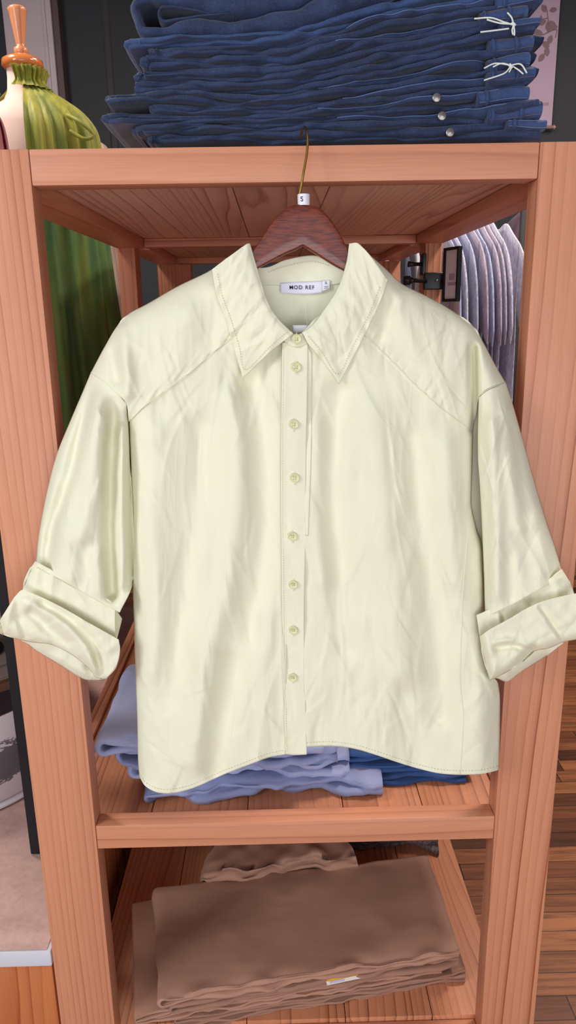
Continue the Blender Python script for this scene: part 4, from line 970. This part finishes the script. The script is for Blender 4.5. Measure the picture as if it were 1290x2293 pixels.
def sheer(name, rgb, d, r=.45):
    t = NT(name); v = t.coords(); n = t.ramp(t.noise(t.coords((1, 1, .12)), 26, 4, .65), [(.35, (0, 0, 0, 1)), (.65, (1, 1, 1, 1))]); t.col(t.mix(s2l(rgb), s2l(d), n)); t.set(Roughness=r+.12, Sheen_Weight=.2); t.bump(t.noise(v, 40, 2), .3, .003)
    tr = t.node('ShaderNodeBsdfTranslucent'); tr.inputs[0].default_value = s2l(rgb); mx = t.node('ShaderNodeMixShader'); mx.inputs[0].default_value = .3
    t.l.new(t.b.outputs[0], mx.inputs[1]); t.l.new(tr.outputs[0], mx.inputs[2]); t.l.new(mx.outputs[0], t.n['Material Output'].inputs[0]); return t.m
M_gr = sheer('green_satin', (176, 172, 56), (112, 128, 40), .4)
gd = thing('dress', 'olive green sleeveless gathered dress on the cream dress form', 'dress', (gx, gy, .72))
garment('bodice', gd, (gx, gy), [(.062, nz+.022), (.068, nz+.0), (.115, nz-.03), (.175, nz-.075), (.212, nz-.13), (.222, nz-.22), (.228, nz-.36)], M_gr, (.03, .05), 34, 3, t0=-math.radians(80), t1=math.radians(160))
garment('skirt', gd, (gx, gy), [(.222, nz-.36), (.232, nz-.6), (.246, nz-.8), (.262, nz-1.1), (.275, .74)], sheer('green_satin_skirt', (116, 138, 58), (66, 116, 62), .4), (.03, .06), 19, 5)
garment('neck_ruffle', gd, (gx, gy), [(.072, nz+.050), (.064, nz+.03), (.060, nz+.012), (.086, nz-.010)], M_gr, (.13, .05), 24, 7, t0=-math.radians(100), t1=math.radians(120), flat=1.0)
m = MB()
for s_ in ((.01, .03), (-.02, .045)):
    b0 = np.array([gx-.065, gy-.05, nz-.03]); pts = [b0, b0+(-.02, -.01, .03+s_[0]), b0+(-.035, -.01, s_[1]), b0+(-.03, -.01, 0), b0]; m.tube([tuple(p) for p in smoothline(pts, 20)], .004, 8)
m.build('tie_bow', plain('green_ribbon', (70, 132, 84), .5), gd, True)
m = MB(); P_ = smoothline([(gx+.15, gy-.10, nz-.10), (gx+.20, gy-.13, nz-.13), (gx+.235, gy-.13, nz-.165), (gx+.205, gy-.13, nz-.175), (gx+.16, gy-.12, nz-.15)], 30); m.tube([tuple(p) for p in P_], .006, 8); m.build('armhole_trim', M_gr, gd, True)
# pink dress, nearer and further left
px_, py_ = -.868, .74
dress_form('dress_form', 'dress form half cut off by the left photo edge wearing the pink dress', (px_, py_), 2.11, .6505, .06)
pd = thing('dress', 'dusty pink sleeveless dress at the left photo edge', 'dress', (px_, py_, .9))
garment('bodice', pd, (px_, py_), [(.08, 2.105), (.15, 2.07), (.208, 2.02), (.222, 1.93), (.236, 1.80), (.24, 1.7)], sheer('dusty_pink_satin', (186, 112, 118), (160, 90, 98)), (.01, .02), 9, 13)
garment('skirt', pd, (px_, py_), [(.24, 1.7), (.235, 1.45), (.23, 1.2), (.225, .92)], sheer('dusty_pink_skirt', (186, 112, 118), (160, 90, 98)), (.015, .05), 10, 15)
# beige dress behind
fb = thing('dress_form', 'plain linen dress form under the crinkled beige dress', 'dress form', (-.86, 2.05, .001))
m = MB(); m.lathe([(0, 1.2), (.10, 1.2), (.14, 1.5), (.13, 1.85), (.165, 2.12), (.15, 2.20), (.075, 2.25), (.052, 2.27), (.050, 2.345), (.044, 2.355), (0, 2.356)], (-.86, 2.05, 0), 40, flat=.8); m.build('torso', M_lin, fb, True)
m = MB(); m.tube([(-.86, 2.05, .03), (-.86, 2.05, 1.199)], .014, 12); m.build('pole', M_blk, fb, True)
m = MB(); m.lathe([(0, 0.001), (.17, 0.001), (.17, .02), (0, .03)], (-.86, 2.05, 0), 32); m.build('base', M_blk, fb, True)
bg = thing('dress', 'crinkled pale beige dress behind the green dress', 'dress', (-.86, 2.05, .7))
garment('bodice', bg, (-.86, 2.05), [(.06, 2.275), (.10, 2.25), (.185, 2.20), (.205, 2.0), (.19, 1.85)], sheer('beige_silk', (206, 178, 166), (170, 140, 130)), (.03, .06), 17, 23)
garment('skirt', bg, (-.86, 2.05), [(.19, 1.85), (.215, 1.6), (.22, 1.2), (.24, .72)], sheer('beige_silk_skirt', (206, 178, 166), (170, 140, 130)), (.05, .09), 15, 25)
# black rack with a diagonal brace at the back
ux = float(np.array(at(241, 100, 1, 2.35))[0]); d0 = np.array(at(300, 0, 1, 2.35)); d1 = np.array(at(335, 75, 1, 2.35)); dd = (d1-d0)/(d0[2]-d1[2])
rk = thing('garment_rack', 'tall black metal rack with a slanting brace behind the jeans stack', 'rack', (ux, 2.35, 0))
m = MB(); m.tube([(ux, 2.35, 0.001), (ux, 2.35, 3.15)], .0165, 14); m.build('upright', M_blk, rk, True)
zt_ = 3.1; e0 = d0+dd*(d0[2]-zt_); e1 = d0+dd*(d0[2]-2.02)
m = MB(); m.tube([tuple(e0), tuple(e1)], .0135, 12); m.build('brace', M_blk, rk, True)
m = MB(); m.tube([(e1[0], 2.35, .001), (e1[0], 2.35, 3.15)], .0165, 14); m.build('upright', M_blk, rk, True)
m = MB(); m.tube([(ux, 2.35, 3.15), (e1[0], 2.35, 3.15)], .0165, 14); m.build('top_bar', M_blk, rk, True)
# poster on the back wall
pr = np.array(at(1235, 285, 1, 3.47)); pl_ = np.array(at(681, 0, 1, 3.47)); X1, X0, ZB = pr[0], pl_[0], pr[2]
ps = thing('poster', 'pale botanical wall chart with sepia rose drawing and wooden bottom bar', 'poster', ((X0+X1)/2, 3.47, ZB))
def paper(name, rgb):
    t = NT(name); n = t.noise(t.coords(), 5, 4, .6); t.col(t.mix(s2l(rgb), s2l(tuple(int(x*.9) for x in rgb)), n)); t.set(Roughness=.7); return t.m
MB().box(X0, X1, 3.470, 3.473, ZB+.006, 3.33).build('sheet', paper('aged_poster_paper', (190, 164, 186)), ps)
m = MB(); m.tube([(X0-.02, 3.468, ZB), (X1+.012, 3.468, ZB)], .010, 12); m.lathe([(0, -.013), (.013, 0), (0, .013)], (X1+.014, 3.468, ZB), 14); m.build('bottom_bar', plain('pale_wood_bar', (178, 142, 142), .5), ps, True)
M_sep = plain('sepia_ink', (132, 106, 112), .8)
ink = MB()
LEAFN = [0]
def leaf(px, py, L, ang, w=.42, yb=3.4692):
    LEAFN[0] += 1; yb = 3.4694-.00012*LEAFN[0]
    c = np.array(at(px, py, 1, yb)); s = L/F*4.65; a = math.radians(ang); V = []
    for k in range(9):
        u = k/8; ww = w*s*math.sin(math.pi*u)**.8*.5
        bx = math.cos(a)*u*s; bz = math.sin(a)*u*s; nx_, nz_ = -math.sin(a), math.cos(a)
        V.append((c[0]+bx+nx_*ww, yb, c[2]+bz+nz_*ww)); V.append((c[0]+bx-nx_*ww, yb, c[2]+bz-nz_*ww))
    n0 = len(V); V += [(v[0], yb+.0008, v[2]) for v in V]
    Fc = [(2*k, 2*k+1, 2*k+3, 2*k+2) for k in range(8)]
    ink.add(V, Fc)
def stem_(pts, r=.0025): ink.tube([tuple(np.array(at(p[0], p[1], 1, 3.4692))) for p in smoothline(pts, 16)], r, 5)
for L in ([(1222, 12), (1226, 30), (1228, 58)], [(1228, 40), (1210, 44)], [(1228, 60), (1224, 74), (1200, 82)], [(1224, 74), (1246, 66), (1244, 84)], [(1208, 86), (1224, 104), (1226, 118)], [(1184, 40), (1186, 62)], [(1170, 20), (1176, 60), (1172, 120)]): stem_(L)
for l_ in ((1222, 28, 16, 120), (1230, 24, 16, 10), (1212, 34, 14, 260), (1226, 48, 20, 285), (1224, 46, 18, 200), (1230, 46, 22, 310), (1232, 66, 16, 20), (1216, 76, 20, 170), (1236, 78, 18, 250), (1206, 78, 18, 140), (1204, 88, 20, 200), (1200, 84, 14, 90), (1214, 94, 18, 330), (1224, 104, 18, 280), (1220, 120, 18, 230), (1192, 88, 14, 210), (1186, 42, 10, 250)):
    leaf(*l_, w=.6)
ink.build('drawing', M_sep, ps, False)
p0 = np.array(at(1201, 232, 1, 3.4685)); text_mesh('Wild Rose', .034, plain('sepia_print', (150, 122, 134), .8), ps, p0, (1, 0, 0), (0, 0, 1))
# ---------------------------------------------------------------- tee rack on the right
rx = float(np.array(at(1172, 480, 1, 1.45))[0])
tr = thing('garment_rack', 'slim black clothes rack holding the row of heather grey tees', 'rack', (rx, 1.45, 0))
for xx in (.506, rx):
    m = MB(); m.tube([(xx, 1.45, .012), (xx, 1.45, 1.96)], .0105, 12); m.build('upright', M_blk, tr, True)
    m = MB(); m.box(xx-.012, xx+.012, 1.2, 1.7, .0005, .0115, .002); m.build('foot', M_blk, tr)
m = MB(); m.tube([(.49, 1.45, 1.965), (rx+.02, 1.45, 1.965)], .009, 12); m.build('hanging_bar', M_blk, tr, True)
def heather(name, rgb, d):
    t = NT(name); n = t.noise(t.coords((1, 1, .35)), 150, 4, .75); t.col(t.mix(s2l(rgb), s2l(d), t.ramp(n, [(.42, (0, 0, 0, 1)), (.62, (1, 1, 1, 1))]))); t.set(Roughness=.9, Sheen_Weight=.2)
    t.bump(t.noise(t.coords((1, 1, .4)), 20, 2), .3, .006); return t.m
M_tee = [heather('heather_grey_jersey', (208, 204, 222), (156, 154, 176)), heather('heather_mauve_jersey', (186, 176, 194), (152, 142, 162)), heather('heather_blue_jersey', (178, 186, 214), (140, 148, 182))]
def cloth_pad(name, G, th, mat, parent, seed, fold=.006):
    """two skinned panel in the Y-Z plane, G (nv,nu,2) of (y,z) local"""
    nv, nu = G.shape[0]-1, G.shape[1]-1; uu, vv = np.meshgrid(np.linspace(0, 1, nu+1), np.linspace(0, 1, nv+1))
    b = th*np.clip(np.sin(np.pi*np.clip(uu, 0, 1)), 0, 1)**.5*np.clip(np.sin(np.pi*np.clip(vv*.9+.06, 0, 1)), 0, 1)**.4
    f = fold*vnoise(G[..., 0]*26, G[..., 1]*5, seed)*np.clip(vv*1.5, 0, 1)
    A = np.stack([f+b+.001, G[..., 0], G[..., 1]], -1).reshape(-1, 3); B = np.stack([f-b-.001, G[..., 0], G[..., 1]], -1).reshape(-1, 3); n = len(A)
    F1 = gridfaces(nv, nu); F2 = [(a+n, d+n, c+n, b_+n) for a, b_, c, d in F1]; idx = np.arange(n).reshape(nv+1, nu+1)
    rim = list(idx[0, :])+list(idx[1:, -1])+list(idx[-1, ::-1][1:])+list(idx[::-1, 0][1:-1]); F3 = [(rim[i], rim[(i+1) % len(rim)], rim[(i+1) % len(rim)]+n, rim[i]+n) for i in range(len(rim))]
    return mk(name, np.vstack([A, B]), F1+F2+F3, mat, parent, True, world=False)
def make_tee(mat, x, seed, label, yc=1.45, zc=1.835, rz=0, th=.0042, long=.62, group='grey tees hanging on the rack to the right'):
    t = thing('t_shirt', label, 'shirt', (x, yc, zc), group, rz)
    G = coons([(-.205, -.075), (-.14, -.04), (-.085, -.006), (-.06, .0), (0, -.012), (.06, 0), (.085, -.006), (.14, -.04), (.205, -.075)], [(-.22, -long), (0, -long-.006), (.22, -long)], [(-.205, -.075), (-.20, -.22), (-.22, -long)], [(.205, -.075), (.20, -.22), (.22, -long)], 34, 30)
    cloth_pad('torso', G, th, mat, t, seed, .004)
    for s_ in (-1, 1):
        G = coons([(s_*.206, -.076), (s_*.245, -.11), (s_*.275, -.17)], [(s_*.206, -.225), (s_*.235, -.345), (s_*.30, -.375)], [(s_*.206, -.076), (s_*.206, -.225)], [(s_*.275, -.17), (s_*.318, -.30), (s_*.335, -.385)], 14, 18)
        G = coons([(s_*.206, -.076), (s_*.25, -.12), (s_*.29, -.20), (s_*.325, -.345)], [(s_*.206, -.225), (s_*.225, -.30), (s_*.262, -.345), (s_*.318, -.385)], [(s_*.206, -.076), (s_*.206, -.225)], [(s_*.325, -.345), (s_*.318, -.385)], 16, 14)
        cloth_pad('sleeve', G, th*1.1, mat, t, seed+3, .003)
    m = MB(); m.tube([tuple(p) for p in smoothline([(0, -.0, -.04), (0, 0, .06), (0, .003, .118), (0, .016, .142), (0, .012, .146), (0, -.012, .135)], 18)], .0016, 6)
    mk('hanger_hook', m.V, m.F, M_blk, t, True, world=False); return t
TN = ['nearest the right front post', 'second from the right', 'third from the right', 'fourth from the right', 'fifth from the right', 'sixth from the right', 'seventh from the right', 'eighth from the right', 'ninth from the right, beside the pine post']
for k in range(9):
    make_tee(M_tee[(0, 0, 1, 1, 2, 1, 2, 0, 2)[k]], .742-(0, .048, .064, .083, .104, .126, .155, .184, .208)[k], k*3+2, 'heather grey t-shirt on the black rack, %s' % TN[k], yc=1.46+.004*((k*7) % 5), zc=1.832+.003*((k*3) % 4), rz=.05, long=.60)
M_dk = [heather('navy_jersey', (72, 74, 104), (52, 54, 80)), plain('charcoal_knit', (58, 58, 66), .9), plain('lilac_shirting', (170, 160, 192), .8), plain('pale_grey_shirting', (176, 172, 178), .8)]
for k, (mm, nm) in enumerate([(1, 'charcoal sweater'), (2, 'lilac shirt'), (0, 'navy t-shirt'), (0, 'dark navy t-shirt'), (3, 'pale grey shirt')]):
    make_tee(M_dk[mm], .425+.045*k, 60+k, '%s hanging far behind the shelf, %s of the far row' % (nm, ['leftmost', 'second from left', 'middle', 'fourth from left', 'rightmost'][k]), yc=2.42, zc=1.90, th=.012, group='clothes hanging in the far row behind the shelf', long=.7)
fr = thing('garment_rack', 'black rail at the back holding navy and lilac clothes', 'rack', (.4, 2.42, 0))
m = MB(); m.tube([(.30, 2.42, 2.035), (.98, 2.42, 2.035)], .009, 10); m.build('hanging_bar', M_blk, fr, True)
for xx in (.30, .98):
    m = MB(); m.tube([(xx, 2.42, .001), (xx, 2.42, 2.035)], .010, 10); m.build('upright', M_blk, fr, True)
pm = thing('dress', 'plum coloured dress hanging behind the grey tees on the right', 'dress', (1.13, 2.15, .6))
garment('bodice', pm, (1.13, 2.15), [(.02, 2.02), (.06, 1.99), (.17, 1.88), (.19, 1.7)], sheer('plum_velvet', (92, 62, 82), (66, 44, 62)), (.01, .03), 12, 33)
garment('skirt', pm, (1.13, 2.15), [(.19, 1.7), (.2, 1.5), (.24, 1.1), (.27, .62)], sheer('plum_velvet_skirt', (92, 62, 82), (66, 44, 62)), (.03, .06), 14, 35)
m = MB(); m.tube([tuple(p) for p in smoothline([(1.13, 2.15, 2.015), (1.13, 2.15, 2.1), (1.15, 2.15, 2.125), (1.165, 2.15, 2.1)], 16)], .002, 6); m.build('hanger_hook', M_blk, pm, True)
# sign holder clamped to the rear right post
sg = thing('sign_holder', 'black framed sign holder with white card clamped to the rear right post', 'sign', (.475, 1.02, 1.66))
A = np.array(at(986, 556, 1, 1.06)); B = np.array(at(1020, 546, 1, .985)); Cc = np.array(at(1030, 668, 1, .985)); D = np.array(at(993, 676, 1, 1.06))
xd = (B-A); xd[2] = 0; wd_ = np.linalg.norm(xd); xd /= wd_; hg = A[2]-D[2]; nr = np.array([xd[1], -xd[0], 0])
def sbox(mb, u0, u1, v0, v1, d0, d1):
    V = [tuple(D+xd*u+np.array([0, 0, v])+nr*d) for d in (d0, d1) for v in (v0, v1) for u in (u0, u1)]
    mb.add(V, [(0, 2, 3, 1), (4, 5, 7, 6), (0, 1, 5, 4), (2, 6, 7, 3), (0, 4, 6, 2), (1, 3, 7, 5)])
e_ = .008; m = MB(); sbox(m, 0, wd_, 0, e_, -.006, .006); sbox(m, 0, wd_, hg-e_, hg, -.006, .006); sbox(m, 0, e_, e_, hg-e_, -.006, .006); sbox(m, wd_-e_, wd_, e_, hg-e_, -.006, .006)
M_plb = plain('black_plastic', (20, 20, 24), .4)
m.build('frame', M_plb, sg); m = MB(); sbox(m, e_, wd_-e_, e_, hg-e_, -.001, .001); cd = m.build('card', paper('sign_card', (250, 244, 255)), sg, label='pale lilac card')
m = MB(); sbox(m, wd_*.35, wd_*.7, hg*.40, hg*.52, .0011, .0016); sbox(m, wd_*.28, wd_*.8, hg*.30, hg*.36, .0011, .0016); m.build('print', plain('pale_grey_print', (180, 170, 200), .8), cd)
zc_ = float(np.array(at(950, 630, 1, 1.09))[2])
def clamp(z, s, xx):
    m = MB(); m.box(.420, .480, 1.074, 1.0985, z-.024*s, z+.024*s, .003); m.tube([(.425, 1.07, z), (.385, 1.06, z+.002), (.372, 1.058, z+.002)], [.006*s, .006*s, .012*s], 12); m.tube([(.374, 1.058, z+.002), (.358, 1.056, z+.002)], .013*s, 14)
    return m
m = clamp(zc_, 1, 0); m.tube([(.478, 1.085, zc_), tuple((A+D)/2+nr*-.004)], .004, 8); m.build('clamp', M_plb, sg, True)
m = MB(); m.tube([(.455, 1.0738, zc_), (.455, 1.068, zc_)], .004, 10); m.build('screw', M_riv, sg, True)
c2 = thing('clip', 'black clip gripping the rear right post above the sign clamp', 'clip', (.43, 1.08, 1.70))
zc2 = float(np.array(at(925, 592, 1, 1.09))[2]); m = MB(); m.box(.414, .4245, 1.08, 1.125, zc2-.03, zc2+.03, .002); m.tube([(.416, 1.09, zc2), (.385, 1.08, zc2), (.372, 1.078, zc2)], [.005, .006, .009], 10); m.build('clip_body', M_plb, c2, True)
# ================================================================ light
def area(name, loc, target, size, power, col=(1, 1, 1), sy=None):
    l = bpy.data.lights.new(name, 'AREA'); l.energy = power; l.size = size; l.color = col
    if sy: l.shape = 'RECTANGLE'; l.size_y = sy
    o = bpy.data.objects.new(name, l); C.objects.link(o); o.location = loc
    o.rotation_euler = (Vector(target)-Vector(loc)).to_track_quat('-Z', 'Y').to_euler(); return o
area('window_daylight', (-2.3, -1.75, 2.25), (0, 0, 1.15), 1.0, 40, (.96, .98, 1.0), 1.3)
area('shop_window_daylight', (.5, -3.2, .85), (0, 0, 1.1), 3.6, 48, (.96, .97, 1.0), 1.5)
for x_, y_, p_ in ((-1.6, 1.0, 48), (1.5, .7, 56), (.5, 1.7, 22), (2.2, 2.2, 16)):
    area('overhead_fill', (x_, y_, 3.35), (x_, y_, 0), .5, p_, (1, .88, .78))  # unseen fill lights overhead, added to brighten the interior around the shelf
wd = bpy.data.worlds.new('world'); sc.world = wd; wd.use_nodes = True
wd.node_tree.nodes['Background'].inputs[0].default_value = (.84, .88, 1.0, 1); wd.node_tree.nodes['Background'].inputs[1].default_value = .75
